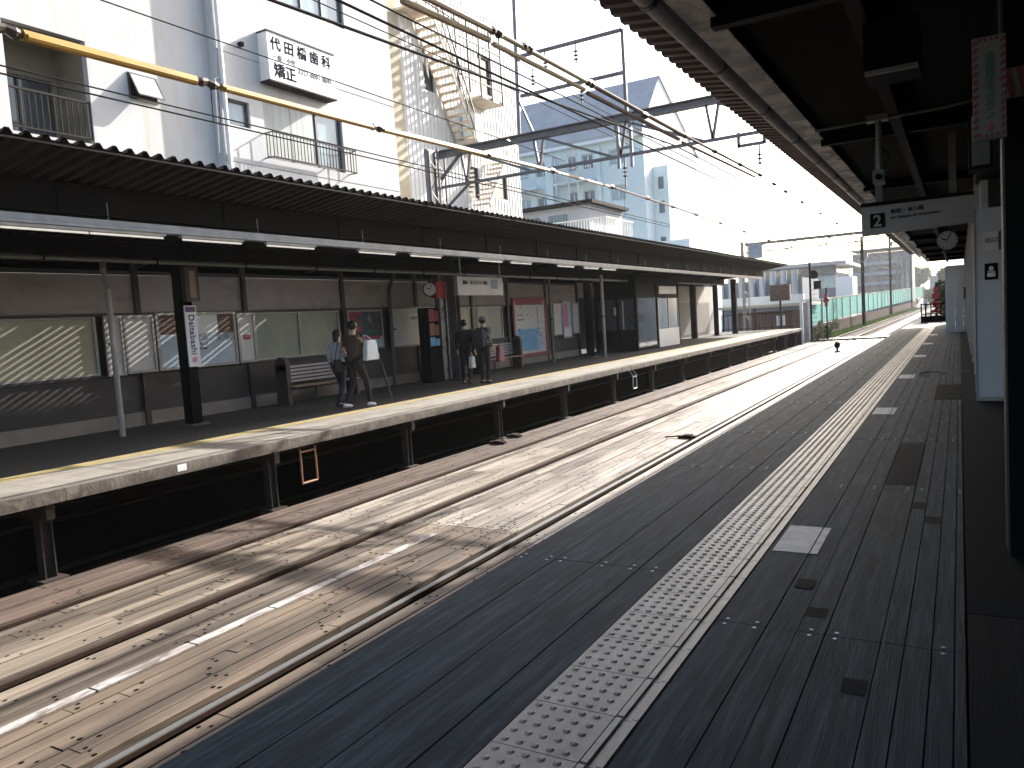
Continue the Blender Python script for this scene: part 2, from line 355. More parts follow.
# pipe crossing the deck and dwarf signal
t = thing('crossing_pipe', 'dark pipe lying across both tracks at the end of the plank deck', 'pipe', (-6, 56, -1.0))
MB().tube([(-8.9,56,-.97),(-6,56.2,-.95),(-3.3,56.3,-.95)], .055, 8).build('pipe', M_steel_bk, t)
for x in (-8.6,-6.1,-3.6): MB().box(x-.08,x+.08,56.0,56.25,-1.04,-.93).build('clamp', M_rail_side, t)
t = thing('dwarf_signal', 'small round black dwarf signal standing on the deck between the tracks', 'signal', (-5.55, 43.4, -1.04))
MB().box(-5.68,-5.42,43.3,43.5,-1.045,-.98).box(-5.6,-5.5,43.35,43.45,-.98,-.8).build('base', M_steel_bk, t)
MB().ball((-5.55,43.4,-.66), .15, .2, 14, 8).build('signal_head', M_steel_bk, t, True)
MB().tube([(-5.55,43.22,-.55),(-5.55,43.1,-.55)], [.07,.06], 12).build('hood', M_steel_dk, t)

# ================================================================== NEAR PLATFORM
Yn0, Yn1 = -3.0, 52.0
pl = MB()
seams = []
x = -2.6
left = [-2.6, -2.31, -2.02, -1.73, -1.545]
right_ = [-1.085, -.84, -.70, -.575, -.335, -.24, -.13, -.045, .0]
rr = random.Random(3)
bolts = MB()
jl = [-2.1, 1.15, 4.39, 7.58, 9.79, 12.92, 16.1, 19.3, 22.5, 25.7, 28.9, 32.1, 35.3, 38.5, 41.7, 44.9, 48.1, 52.0]
jr = [-2.0, 0.4, 3.75, 6.95, 9.4, 12.9, 16.1, 19.3, 22.5, 25.7, 28.9, 32.1, 35.3, 38.5, 41.7, 44.9, 48.1, 52.0]
for xs, js in ((left, jl), (right_, jr)):
    for i in range(len(xs)-1):
        g = .004 if (xs is right_ and i in (1,2,4,6)) else .0075
        off = 0 if xs is left else (.59 if i in (0,) else 0)
        for k in range(len(js)-1):
            dz = rr.uniform(-.0015, .0015)
            pl.box(xs[i]+g/2, xs[i+1]-g/2, js[k]+.003+ (off if js[k] > 3 else 0)*0, js[k+1]-.003, -.04, dz)
            if js[k] < 40:
                w_ = xs[i+1]-xs[i]
                for cx in ((xs[i]+.05, xs[i+1]-.05) if w_ > .2 else ((xs[i]+xs[i+1])/2,)):
                    if rr.random() < .95 and not (xs is right_ and rr.random() < .25):
                        for dy in (-.035, .035):
                            for a in (cx,):
                                nn = len(bolts.v); r0 = .0105; cy = js[k]+dy
                                bolts.v += [(a+r0*math.cos(t*math.pi/4), cy+r0*math.sin(t*math.pi/4), .003) for t in range(8)] + [(a+r0*.7*math.cos(t*math.pi/4), cy+r0*.7*math.sin(t*math.pi/4), .005) for t in range(8)]
                                bolts.f.append(tuple(range(nn+8, nn+16)))
                                for t in range(8): bolts.f.append((nn+t, nn+(t+1)%8, nn+8+(t+1)%8, nn+8+t))
nearp = pl.build('platform', M_deck); nearp['kind'] = 'structure'
bolts.build('deck_bolts', M_bolt, nearp)
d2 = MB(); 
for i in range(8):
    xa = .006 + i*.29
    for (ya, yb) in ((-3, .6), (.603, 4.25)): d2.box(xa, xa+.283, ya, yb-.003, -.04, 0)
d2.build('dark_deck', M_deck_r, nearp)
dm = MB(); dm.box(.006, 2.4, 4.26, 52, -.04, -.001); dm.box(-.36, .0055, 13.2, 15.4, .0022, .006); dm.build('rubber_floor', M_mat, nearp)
dmm = MB()
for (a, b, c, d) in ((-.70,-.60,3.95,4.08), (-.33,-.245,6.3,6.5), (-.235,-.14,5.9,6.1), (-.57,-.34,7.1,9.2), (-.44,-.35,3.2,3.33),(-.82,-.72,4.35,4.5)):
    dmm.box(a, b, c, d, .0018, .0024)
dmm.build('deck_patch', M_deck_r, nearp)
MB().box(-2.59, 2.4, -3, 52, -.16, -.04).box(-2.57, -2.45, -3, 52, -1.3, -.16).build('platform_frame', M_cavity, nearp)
# tactile strip (tiles with raised domes and two guide bars)
tb = MB(); dome = MB(); bars = MB()
TL = .345; y = -2.9 + .047; k = 0
while y < Yn1-.1:
    tb.box(-1.54, -1.186, y+.0025, y+TL-.0025, -.04, .004)
    tb.box(-1.186, -1.088, y+.0025, y+TL-.0025, -.04, -.004)
    bars.box(-1.178, -1.152, y+.008, y+TL-.008, -.004, .008); bars.box(-1.118, -1.092, y+.003, y+TL-.003, -.004, .005)
    seg = 8 if y < 9 else (6 if y < 24 else 5)
    for r_ in range(5):
        for c_ in range(5):
            cx = -1.54+.038+c_*.0635 + (0 if r_ % 2 else .0); cy = y+TL*(r_+.5)/5; n = len(dome.v)
            for (rad, z) in ((.0165,.004),(.014,.0085),(.0075,.0105)):
                dome.v += [(cx+rad*math.cos(2*math.pi*t/seg), cy+rad*math.sin(2*math.pi*t/seg), z) for t in range(seg)]
            for q in (0, seg):
                for t in range(seg): dome.f.append((n+q+t, n+q+(t+1)%seg, n+q+seg+(t+1)%seg, n+q+seg+t))
            dome.f.append(tuple(n+2*seg+t for t in range(seg)))
    y += TL; k += 1
tp = tb.build('tactile_paving', M_tact); tp['kind'] = 'structure'
dm_o = dome.build('domes', M_tact, tp, True); bars.build('guide_bars', M_tact_bar, tp)
# white boarding marks
LBL = ['large scuffed white square painted on the deck boards, nearest the camera', 'white painted square on the deck, second from the camera', 'white painted square on the deck, third from the camera', 'white painted square on the deck, fourth from the camera', 'white painted square on the deck, fifth from the camera', 'white painted square near the far end of the deck']
for (ya, yb), lb in zip(((4.98,5.60),(11.5,12.2),(16.7,17.5),(22.6,23.4),(28.5,29.4),(35.0,36.0)), LBL):
    mk = MB()
    for (a, b) in ((-1.06,-.843),(-.836,-.79)): mk.box(a, b, ya, yb, .0022, .0045)
    mk.v = [(x_ + (0 if y_ < ya+.01 else .0), y_, z_) for x_, y_, z_ in mk.v]
    tag(mk.build('platform_marking', M_white), lb, 'floor marking', 'white squares painted along the tactile strip')
mk = MB(); mk.tube([(-.5+.22*math.cos(t*.45), 17.5+.5*math.sin(t*.45), .004) for t in range(11)], .025, 4); mk.box(-.3,.15,18.0,18.1,.002,.0045)
tag(mk.build('platform_marking', M_sign_lt), 'faint curved grey mark worn into the deck beyond the rubber mat', 'floor marking')

# ================================================================== FAR PLATFORM
FE = -9.0; FY0, FY1 = -6, 54.0
fp = MB().box(-14.6, -10.62, FY0, FY1, -.15, -.002).build('platform', M_asph); fp['kind'] = 'structure'
e = MB(); y = FY0
while y < FY1-.1:
    e.box(-10.62, -9.42, y+.004, y+2.992, -.12, 0); e.box(-9.415, FE, y+.004, y+2.99, -.135, .004); y += 3.0
e.build('edge_slab', M_concpale, fp)
e = MB(); y = FY0+.7
while y < FY1-1.2:
    e.box(FE-.06, FE+.012, y, y+3.43, -.16, -.012); y += 3.445
e.box(FE-.05, FE+.01, FY0, FY1, -.15, -.02); e.build('edge_fascia', M_conc, fp)
e = MB(); y = FY0
for k in range(200):
    y = FY0 + k*.3
    if y < FY1-.3: e.box(-10.56, -10.28, y+.004, y+.296, .0, .006)
e.build('yellow_line', M_yellow, fp)
e = MB()
for k in range(0, 60):
    for q in range(3): e.box(-10.5+q*.09, -10.46+q*.09, FY0+k, FY0+k+.96, .006, .010)
e.build('line_ribs', M_yellow, fp)
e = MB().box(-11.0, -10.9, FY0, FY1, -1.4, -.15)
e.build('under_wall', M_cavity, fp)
MB().tube([(-10.86,FY0+.5,-.75),(-10.86,FY1-1,-.75)], .03, 6).build('under_pipe', M_steel_br, fp)
MB().tube([(-10.86,FY0+.5,-.55),(-10.86,FY1-1,-.55)], .02, 6).build('under_cable', M_steel_br, fp)
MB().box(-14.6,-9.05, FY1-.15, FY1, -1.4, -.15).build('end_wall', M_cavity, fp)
for y in [4.85-3.44*2, 4.85-3.44] + [4.85 + 3.44*k for k in range(15)]:
    if y > FY1-.5: continue
    p = MB(); p.box(-9.36, -9.22, y-.02, y-.008, -1.3, -.3).box(-9.36, -9.22, y+.108, y+.12, -1.3, -.3).box(-9.295, -9.285, y-.008, y+.108, -1.3, -.3)
    p.box(-10.9, -9.1, y+.0, y+.1, -.36, -.16); p.box(-9.45,-9.12,y-.1,y+.2,-1.12,-1.06)
    p.build('support_post', M_steel_br, fp)
for (y0, y1, z1, z0, m, lb) in ((8.80,9.13,-.27,-.77, M_orange, 'orange metal step frame hanging under the far platform edge'), (23.3,23.62,-.4,-.78, M_rail_w, 'small white step frame hanging under the far platform edge')):
    t = thing('step_frame', lb, 'step', (-9.08, (y0+y1)/2, z0))
    x = -9.08
    b = MB(); b.tube([(x-.15,y0,-.14),(x,y0,z1+.05),(x,y0,z0)], .017, 8).tube([(x-.15,y1,-.14),(x,y1,z1+.05),(x,y1,z0)], .017, 8).build('side_rail', m, t)
    MB().tube([(x,y0,z0),(x,y1,z0)], .02, 8).tube([(x,y0,z1),(x,y1,z1)], .016, 8).build('tread', m, t)
MB().box(-9.005,-8.985, 6.52, 6.66, -.12, -.03).build('number_plate', M_sign_w, fp)

# ---- far canopy
def corr(mb, x0, z0, x1, z1, y0, y1, pitch=.212, amp=.03, th=.006):
    prof = [(0,-1),(.28,-1),(.42,1),(.58+.14,1),(.86,-1)]
    prof = [(0.0,-1),(.22,-1),(.40,1),(.62,1),(.80,-1)]
    ys = []; n = int((y1-y0)/pitch)
    for k in range(n):
        for (a, s) in prof: ys.append((y0+(k+a)*pitch, s*amp))
    base = len(mb.v)
    for (y, dz) in ys:
        mb.v += [(x0,y,z0+dz),(x1,y,z1+dz),(x0,y,z0+dz-th),(x1,y,z1+dz-th)]
    for k in range(len(ys)-1):
        a = base+4*k; b = a+4
        mb.f += [(a,b,b+1,a+1),(a+2,a+3,b+3,b+2),(a,a+2,b+2,b),(a+1,b+1,b+3,a+3)]
    return mb
can = thing('platform_canopy', 'long dark canopy with corrugated butterfly roof over the far platform', 'canopy', (-12.8, 24, 0))
CY0, CY1 = -5.6, 50.5
corr(MB(), -9.1, 4.05, -13.0, 3.50, CY0, CY1).build('roof_sheet', M_corr, can)
corr(MB(), -13.6, 3.415, -14.7, 3.30, CY0, CY1).build('roof_sheet', M_corr, can)
corr(MB(), -13.0, 3.50, -13.6, 3.415, CY0, 9.4).build('roof_sheet', M_corr, can)
corr(MB(), -13.0, 3.50, -13.6, 3.415, 15.4, CY1).build('roof_sheet', M_corr, can)
s_ = MB(); y = 9.4
while y < 15.3:
    s_.v += []; n = len(s_.v)
    s_.v += [(-13.0,y,3.49),(-13.0,y+.115,3.49),(-13.0,y+.115,3.52),(-13.0,y,3.52),(-13.6,y,3.405),(-13.6,y+.115,3.405),(-13.6,y+.115,3.435),(-13.6,y,3.435)]
    for q in ((0,1,2,3),(7,6,5,4),(0,4,5,1),(1,5,6,2),(2,6,7,3),(3,7,4,0)): s_.f.append(tuple(n+i for i in q))
    y += .208
s_.build('roof_lath', M_corr, can)
MB().box(-10.46,-10.34, CY0+.3, CY1-1.5, 3.42, 3.82).box(-10.50,-10.30, CY0+.3, CY1-1.5, 3.405, 3.419).build('front_beam', M_steel_dk, can)
b = MB()
for k in range(19):
    y = 1.0 + k*2.7 - 3
    MB().box(-10.335,-10.31, y, y+.09, 3.43, 3.80).build('beam_stiffener', M_steel_dk, can)

MB().box(-12.9,-12.7, CY0+.3, CY1-1.5, 3.12, 3.42).build('centre_beam', M_steel_dk, can)
b = MB()
for y in [0.4+ 4.7*k for k in range(-1, 11)]: MB().bar((-10.5,y,3.66),(-14.2,y,3.2), .09, .14).build('cross_beam', M_steel_dk, can)
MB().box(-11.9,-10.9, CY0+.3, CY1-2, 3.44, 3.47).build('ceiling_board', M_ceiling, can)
for i, y in enumerate([.35, 9.75, 18.95, 28.4, 37.7, 47.1]):
    b = MB().box(-12.92,-12.68,y-.012-.1,y-.1,0,3.2).box(-12.92,-12.68,y+.1,y+.112,0,3.2).box(-12.806,-12.794,y-.1,y+.1,0,3.2)
    b.box(-12.92,-12.908,y-.1,y+.1,0,3.2) if i == 1 else None
    if i == 1: b.box(-12.69,-12.678,y-.1,y+.1,0,2.6)
    po = b.build('canopy_post', M_post_gr if i in (2,) else M_steel_bk, can)
    MB().box(-13.02,-12.58,y-.2,y+.2,0,.035).build('base_plate', M_conc, po)
for (x_, y_) in ((-13.3,44.2),(-12.2,49.2)): MB().box(x_-.15,x_+.15,y_-.15,y_+.15,0,3.4).build('canopy_post', M_steel_bk, can)
MB().box(-9.13,-9.09, CY0, CY1-.05, 3.962, 3.985).build('eave_strip', M_steel_dk, can)
# cable rack with fluorescent lamps below
t = thing('cable_rack', 'long pale blue grey cable rack running under the far canopy beam', 'cable rack', (-10.4, 20, 3.3))
MB().box(-10.47,-10.33, CY0+.3, 48.5, 3.285, 3.36).box(-10.47,-10.452,CY0+.3,48.5,3.235,3.29).box(-10.35,-10.33,CY0+.3,48.5,3.24,3.289).build('tray', M_rack, t)
b = MB()
for k in range(20): y = -4+k*2.7; b.tube([(-10.34,y,3.33),(-10.34,y,3.6)], .008, 6)
b.build('hanger', M_rack, t)
LT = None
for y in [2.0, 3.35, 4.72, 5.95, 7.12, 8.6, 10.3, 12.7, 14.4, 17.2, 18.8, 21.6, 23.5, 25.0]:
    if LT is None:
        LT = thing('strip_lamp', 'fluorescent strip lamp glowing under the far canopy cable rack', 'lamp', (-10.4, y, 3.2), 'strip lamps under the far canopy rack')
        MB().box(-10.44,-10.36,y-.6,y+.6,3.2,3.236).build('fitting', M_fit, LT)
        MB().tube([(-10.4,y-.57,3.172),(-10.4,y+.57,3.172)], .016, 8).build('tube', M_tube, LT)
    else: dup(LT, (-10.4, y, 3.2))
# inner pipe under the canopy
t = thing('conduit', 'grey brown pipe running along the inner beam of the far canopy', 'pipe', (-12.45, 20, 3.05))
MB().tube([(-12.45, CY0+1, 3.06), (-12.45, 48, 3.06)], .045, 8).build('pipe', M_post_gr, t)
b = MB()
for k in range(26): y = -3+k*2; b.box(-12.5,-12.4,y,y+.03,3.0,3.13)
b.build('clip', M_steel_dk, t)
# leaning pipes along the wall
def dpipe(pts, lab, m=M_pipe, r=.05):
    t = thing('downpipe', lab, 'pipe', pts[-1]); MB().tube(pts, r, 10).build('pipe', m, t)
    q = Vector(pts[0]).lerp(Vector(pts[-1]), .5); MB().tube([q-Vector((0,0,.02)), q+Vector((0,0,.02))], r+.012, 10).build('bracket', M_steel_dk, t); return t
dpipe([(-13.3,8.55,3.3),(-13.0,8.35,2.95),(-12.85,8.3,2.6),(-12.85,8.3,0)], 'pale downpipe standing in front of the wide yellow frosted panel')
dpipe([(-13.9,17.6,3.2),(-13.9,17.35,2.7),(-13.9,17.3,0)], 'downpipe between the colourful poster and the plain whiteboard', M_post_gr, .06)
dpipe([(-12.9,25.3,3.2),(-12.9,25.3,0)], 'downpipe to the right of the red framed map', M_post_gr, .055)
dpipe([(-12.0,28.0,3.2),(-12.0,28.0,0)], 'thin grey pipe in front of the passage opening', M_pipe, .06)

# ---- far back wall
MB().box(-14.32,-14.28,-5,53,3.06,3.34).build('gap_blocker', M_ceiling, can)  # dark board added to block the bright gap between wall top and roof
wl = thing('platform_wall', 'grey boarded wall with frosted windows along the back of the far platform', 'wall', (-14.2, 20, 0))
Wx = -14.15
def sec(y0, y1, z0, z1, m, name, x=Wx, th=.05): return MB().box(x-th, x, y0+.03, y1-.03, z0, z1).build(name, m, wl)
wp = [-4.0, -0.8, 2.3, 5.6, 9.7, 12.38, 15.65, 18.85, 21.9, 24.3, 27.3, 30.2]
for i in range(len(wp)-1):
    a, b_ = wp[i], wp[i+1]
    sec(a, b_, 2.24, 2.98, M_panel, 'upper_board'); sec(a, b_, .30, 1.02, M_panel_dk, 'lower_board')
    sec(a-.03, b_+.03, 0, .27, M_plinth, 'plinth', Wx+.03, .1)
for a in wp:
    MB().box(Wx-.02, Wx+.07, a-.055, a+.055, 0, 3.35).build('wall_post', M_steel_br, wl)
MB().box(Wx+.0,Wx+.05,-4,30.2,2.19,2.235).box(Wx+.0,Wx+.05,-4,30.2,1.025,1.06).box(Wx-.03,Wx+.04,-4,30.2,2.985,3.06).box(Wx,Wx+.04,-4,30.2,.27,.3).build('wall_rail', M_winframe, wl)
MB().box(Wx-.12,Wx-.06,-4,30.2,.0,2.985).build('backing', M_panel_dk, wl)
def pane(y0, y1, m, split=0, z0=1.09, z1=2.16):
    f = MB(); f.box(Wx+.0,Wx+.045,y0,y0+.05,z0-.02,z1+.02).box(Wx+.0,Wx+.045,y1-.05,y1,z0-.02,z1+.02).box(Wx,Wx+.045,y0+.05,y1-.05,z1-.02,z1+.02).box(Wx,Wx+.045,y0+.05,y1-.05,z0-.02,z0+.03)
    if split: f.box(Wx,Wx+.05,(y0+y1)/2-.03,(y0+y1)/2+.03,z0+.03,z1-.02)
    fr = f.build('window', M_frame, wl); MB().box(Wx-.02,Wx+.01,y0+.03,y1-.03,z0,z1).build('pane', m, fr)
pane(-3.9, 2.2, M_frost, 1); pane(2.4, 5.5, M_frost); pane(5.7, 8.8, M_frost)
pane(12.6, 15.45, M_frost_g, 1); pane(18.95, 20.3, M_frost_g); pane(20.45, 22.2, M_frost); pane(22.25, 23.9, M_frost_g)
# unboarded wall beyond the passage
M_panel_sh = mat('shutter_grey', (.22,.21,.19), (.18,.17,.155), .7)
far_w = thing('shop_wall', 'pale plastered wall with shuttered openings beyond the passage on the far platform', 'wall', (-14.2, 45, 0))
MB().box(-14.3,-14.2,33.2,53,0,3.1).build('wall', M_panel, far_w)
for (a, b_) in ((44.0,47.2),(47.4,50.5)):
    s = MB().box(-14.2,-14.15,a,b_,.15,2.1).build('shutter', M_panel_sh, far_w)
    q = MB()
    for k in range(14): q.box(-14.15,-14.135,a+.03,b_-.03,.2+k*.135,.2+k*.135+.02)
    q.build('slat', M_panel_sh, s)
MB().box(-14.2,-14.17,38.5,43.2,1.0,2.3).build('notice_board', M_board_w, far_w)
MB().box(-14.2,-14.14,33.2,43.5,0,.9).build('dado', M_panel_dk, far_w)
# passage recess
pas = thing('passage', 'dim passage opening with tiled side wall in the far platform wall', 'passage', (-14.2, 31.5, 0))
MB().box(-17.5,-14.15,30.3,30.45,0,3.1).build('side_wall', M_panel_dk, pas)
MB().box(-17.6,-17.5,30.3,36.3,0,3.4).build('end_wall', M_panel_dk, pas); MB().box(-17.6,-14.2,30.3,36.3,3.3,3.4).build('roof', M_panel_dk, pas); MB().box(-17.5,-14.3,36.2,36.3,0,3.3).build('side_wall', M_plinth, pas)
MB().box(-14.2,-14.1,30.3,33.2,2.45,3.1).build('lintel', M_panel, pas)
MB().box(-14.08,-14.05,31.2,32.6,2.55,2.95).build('sign_panel', M_yellow, pas)
# booth (dark glazed waiting room / office with white counter)
bo = thing('waiting_booth', 'dark glazed booth with a low white panel standing on the far platform', 'booth', (-13, 34.5, 0))
B0, B1, BX = 31.9, 37.8, -12.1
MB().box(-14.1,BX,B0,B1,2.95,3.1).build('roof', M_steel_bk, bo)
b = MB()
for (x, y) in ((BX-.05,B0+.05),(BX-.05,B1-.05),(-14.0,B0+.05),(-13.0,B0+.05),(BX-.05,34.6)): b.box(x-.06,x+.06,y-.06,y+.06,0,2.95)
b.box(-14.1,BX,B0,B0+.08,2.3,2.4).box(BX-.08,BX,B0,B1,2.3,2.4).box(-14.1,BX,B0,B0+.07,.85,.93)
b.build('frame', M_steel_bk, bo)
MB().box(-14.1,BX-.1,B0+.03,B0+.05,.93,2.3).box(BX-.05,BX-.03,B0+.1,34.5,.1,2.3).build('glazing', M_glass, bo)
MB().box(-14.1,BX-.1,B0+.02,B0+.06,0,.85).box(-14.1,BX-.1,B0+.02,B0+.06,2.4,2.95).box(BX-.08,BX-.04,B0+.1,B1,2.4,2.95).build('lower_panel', M_steel_bk, bo)
MB().box(BX-.06,BX,34.7,37.7,.0,.85).build('white_panel', M_sign_w, bo)
f = MB().box(BX-.06,BX,34.7,34.78,.85,2.3).box(BX-.06,BX,37.62,37.7,.85,2.3).box(BX-.06,BX,36.15,36.22,.85,2.3).build('window', M_frame, bo)
MB().box(BX-.05,BX-.03,34.78,37.62,.87,2.28).build('pane', M_glass_l, f)
MB().box(BX-.02,BX+.02,34.9,37.4,2.48,2.84).build('fascia_sign', M_board_w, bo)
MB().box(-14.15,-12.2,37.8,37.95,0,2.95).build('rear_wall', M_panel, bo)
MB().box(-13.15,-13.05,B0-.02,B0+.0,1.6,1.95).box(-12.75,-12.7,B0-.02,B0,.95,2.2).build('notice', M_sign_w, bo)

# ---- boards and posters on the wall
def poster(y0, y1, z0, z1, lab, cat='poster', x=Wx+.06, frame=M_frame, face=M_board_w, blocks=(), name='poster_board', fw=.05, tilt=0):
    t = thing(name, lab, cat, (x, (y0+y1)/2, z0))
    MB().box(x,x+.05,y0,y0+fw,z0,z1).box(x,x+.05,y1-fw,y1,z0,z1).box(x,x+.05,y0+fw,y1-fw,z1-fw,z1).box(x,x+.05,y0+fw,y1-fw,z0,z0+fw).build('frame', frame, t)
    s = MB().box(x,x+.025,y0+fw*.6,y1-fw*.6,z0+fw*.6,z1-fw*.6).build('sheet', face, t)
    W, H = y1-y0, z1-z0
    for j, (a, b_, c, d, m) in enumerate(blocks):
        MB().box(x+.025,x+.027+.0006*j,y0+a*W,y0+b_*W,z0+c*H,z0+d*H).build('print', m, s)
    return t, s
M_pbrown = mat('print_brown', (.2,.11,.07), (.09,.05,.035), .6, scale=(5,5,5), contrast=(.3,.6))
M_pgrey = mat('print_grey', (.25,.26,.28), None, .6); M_pblue = mat('print_blue', (.12,.36,.6), (.2,.5,.7), .6, scale=(4,4,4))
M_pteal = mat('print_teal', (.05,.16,.16), (.03,.05,.06), .6, scale=(6,6,6)); M_pred = mat('print_red', (.42,.07,.1), (.25,.05,.07), .6, scale=(9,9,9))
M_pdark = mat('print_dark', (.04,.045,.06), (.12,.12,.13), .6, scale=(6,6,6)); M_ppale = mat('print_pale_blue', (.5,.57,.63), (.42,.5,.58), .6)
M_pgreen = mat('print_green', (.04,.16,.1), None, .6); M_pink = mat('print_pink', (.6,.25,.4), None, .6); M_navy = mat('print_navy', (.02,.05,.16), None, .5)
M_purple = mat('print_purple', (.09,.03,.14), None, .5)
poster(8.92, 9.3, 1.03, 2.19, 'narrow blank grey strip board beside the wide frosted panel', 'board', name='notice_board')
poster(9.32, 10.0-.02, 1.05, 2.19, 'blank pale grey board behind the leaning downpipe', 'board', name='notice_board')
t, s = poster(10.02, 12.02, 1.05, 2.22, 'large white advertising poster with brown photo corners behind the black sign post', blocks=((.04,.24,.62,.97,M_pbrown),(.76,.97,.6,.97,M_pbrown),(.24,.76,.62,.97,M_sign_w),(.04,.97,.03,.6,M_ppale),(.44,.6,.32,.36,M_pdark),(.04,.24,.78,.79,M_pgrey)))
text('なる、愛用品', .19, M_pgrey, 'lettering', s, (Wx+.09, 10.9, 1.62), (0,1,0), (0,0,1))
text('長く使える', .07, M_pgrey, 'lettering', s, (Wx+.09, 10.9, 1.52), (0,1,0), (0,0,1))
poster(12.05, 12.55, 1.06, 2.18, 'narrow pale board with a small red label', 'board', name='notice_board', x=Wx+.075, blocks=((.3,.7,.46,.56,M_pred),))
poster(15.72, 17.15, 1.1, 2.18, 'colourful red and dark teal poster behind the walking couple', blocks=((.03,.97,.3,.97,M_pdark),(.05,.42,.55,.95,M_pred),(.42,.62,.35,.97,M_pteal),(.12,.9,.16,.33,M_pred),(.03,.97,.03,.16,M_sign_w),(.2,.5,.07,.11,M_pgrey),(.75,.97,.04,.24,M_ppale)))
tp_ = [o for o in bpy.data.objects if o.name.startswith('sheet') and o.parent and 'teal poster' in o.parent.get('label','')][0]
rr = random.Random(9)
for k in range(16):
    y = 15.85+rr.random()*1.0; z = 1.45+rr.random()*.6; MB().box(Wx+.09,Wx+.0925+.0003*k,y,y+rr.uniform(.05,.2),z,z+rr.uniform(.03,.16)).build('print', rr.choice([M_pteal,M_pdark,M_pred,M_pgrey,M_pgreen]), tp_)
t, s = poster(17.5, 20.05-.05, 1.08, 2.22, 'plain whiteboard with one small notice stuck on it', 'notice board', name='notice_board', blocks=((.36,.6,.64,.84,M_sign_w),))
text('お知らせ', .12, M_sign_gr, 'lettering', s, (Wx+.09, 18.45, 1.86), (0,1,0), (0,0,1))
poster(24.55, 27.15, .28, 2.47, 'tall red framed map poster with blue lower half', 'map', frame=M_pred, name='map_board', fw=.11, blocks=((.08,.92,.88,.95,M_pred),(.08,.7,.1,.45,M_pblue),(.7,.92,.1,.4,M_ppale),(.12,.3,.62,.64,M_pdark),(.12,.3,.7,.71,M_pdark),(.72,.74,.4,.85,M_pgrey),(.1,.85,.45,.47,M_pblue)))
poster(27.7, 28.5, .95, 2.25, 'white board left of the pale pink route chart', 'board', name='notice_board', x=Wx+.1)
poster(28.55, 29.4, .8, 2.35, 'pale pink route chart on the wall beside the passage', 'chart', name='route_chart', x=Wx+.1, blocks=((.08,.6,.3,.92,M_pink),(.62,.92,.3,.92,M_ppale),(.1,.9,.05,.25,M_sign_w)))
poster(29.45, 30.1, .95, 2.25, 'white board right of the pale pink route chart', 'board', name='notice_board', x=Wx+.1)
mp = [o for o in bpy.data.objects if o.name.startswith('sheet') and o.parent and o.parent.name.startswith('map_board')][0]
rr = random.Random(5)
for k in range(34):
    y = 24.8+rr.random()*1.95; z = .55+rr.random()*1.6; a = rr.uniform(.03,.22); c_ = rr.uniform(.012,.05)
    MB().box(Wx+.09,Wx+.0925+.0003*k,y,min(26.9,y+a),z,z+c_).build('print', rr.choice([M_pgrey,M_pdark,M_sign_w,M_pred,M_ppale]), mp)
# vending panel beside post 3 (orange/blue tall poster stand)
t = thing('leaflet_stand', 'tall narrow stand of orange and blue leaflets beside the grey post', 'stand', (-13.2, 18.2, 0))
MB().box(-13.45,-13.1,18.0,18.5,0,2.15).build('cabinet', M_steel_dk, t)
for (z0, z1, m) in ((1.75,2.1,M_pred),(1.35,1.7,M_orange),(1.05,1.3,M_pblue)): MB().box(-13.1,-13.085,18.05,18.28,z0,z1).box(-13.1,-13.085,18.3,18.5,z0,z1-.05).build('leaflet', m, t)
t = thing('floor_box', 'low wooden box with yellow slats on the far platform floor by the wall', 'box', (-13.95, 19.4, 0))
MB().box(-14.1,-13.85,19.0,20.0,.05,.55).build('box', M_pbrown, t); 
for k in range(3): MB().box(-13.85,-13.83,19.05,19.95,.12+k*.14,.2+k*.14).build('slat', M_yellow, t)

# station name sign on the black post
t = thing('station_sign', 'vertical white station name sign on the black canopy post', 'sign', (-12.66, 9.75, 1.1))
MB().box(-12.678,-12.655,9.66,9.92,1.12,2.28).build('plate', M_sign_w, t)
MB().box(-12.655,-12.652,9.68,9.90,2.16,2.26).build('band', M_purple, t)
text('Daitabashi', .185, M_navy, 'lettering', t, (-12.652, 9.735, 2.12), (0,0,-1), (0,1,0), bold=.01)
MB().tube([(-12.656,9.79,1.25),(-12.651,9.79,1.25)], .055, 16).build('emblem', M_pink, t)
t = thing('speaker_column', 'dark red boxed display fixed to the top of the black sign post', 'display', (-12.5, 9.75, 2.35))
MB().box(-12.62,-12.5,9.62,9.92,2.35,3.0).build('casing', M_steel_br, t); MB().box(-12.5,-12.49,9.70,9.84,2.42,2.93).build('panel', M_wood_b, t)

# clocks
def clock(c, r, n, lab, hour=(.5,.6), face=None):
    t = thing('clock', lab, 'clock', c); c = Vector(c); n = Vector(n).normalized(); u = n.cross(Vector((0,0,1))).normalized(); v = Vector((0,0,1))
    MB().tube([c-n*.05, c+n*.02], r, 24).build('casing', M_steel_dk, t, False)
    f = MB().tube([c+n*.02, c+n*.025], r*.9, 24).build('dial', face or M_sign_w, t)
    MB().bar(c+n*.028, c+n*.028+(u*.5+v*.2)*r, .02, .006, up=n).bar(c+n*.03, c+n*.03+(-u*.3+v*.65)*r, .014, .006, up=n).build('hands', M_steel_bk, f)
    tk = MB()
    for k in range(12):
        a = k*math.pi/6; d = u*math.cos(a)+v*math.sin(a); tk.bar(c+n*.027+d*r*.7, c+n*.027+d*r*.84, .012, .004, up=n)
    tk.build('marks', M_steel_bk, f)
    MB().bar(c-n*.02+v*r, c-n*.02+v*(r+.25), .04, .04).build('bracket', M_steel_dk, t)
    return t
clock((-13.0,18.05,2.66), .2, (.75,-.66,0), 'round white wall clock under the far canopy')
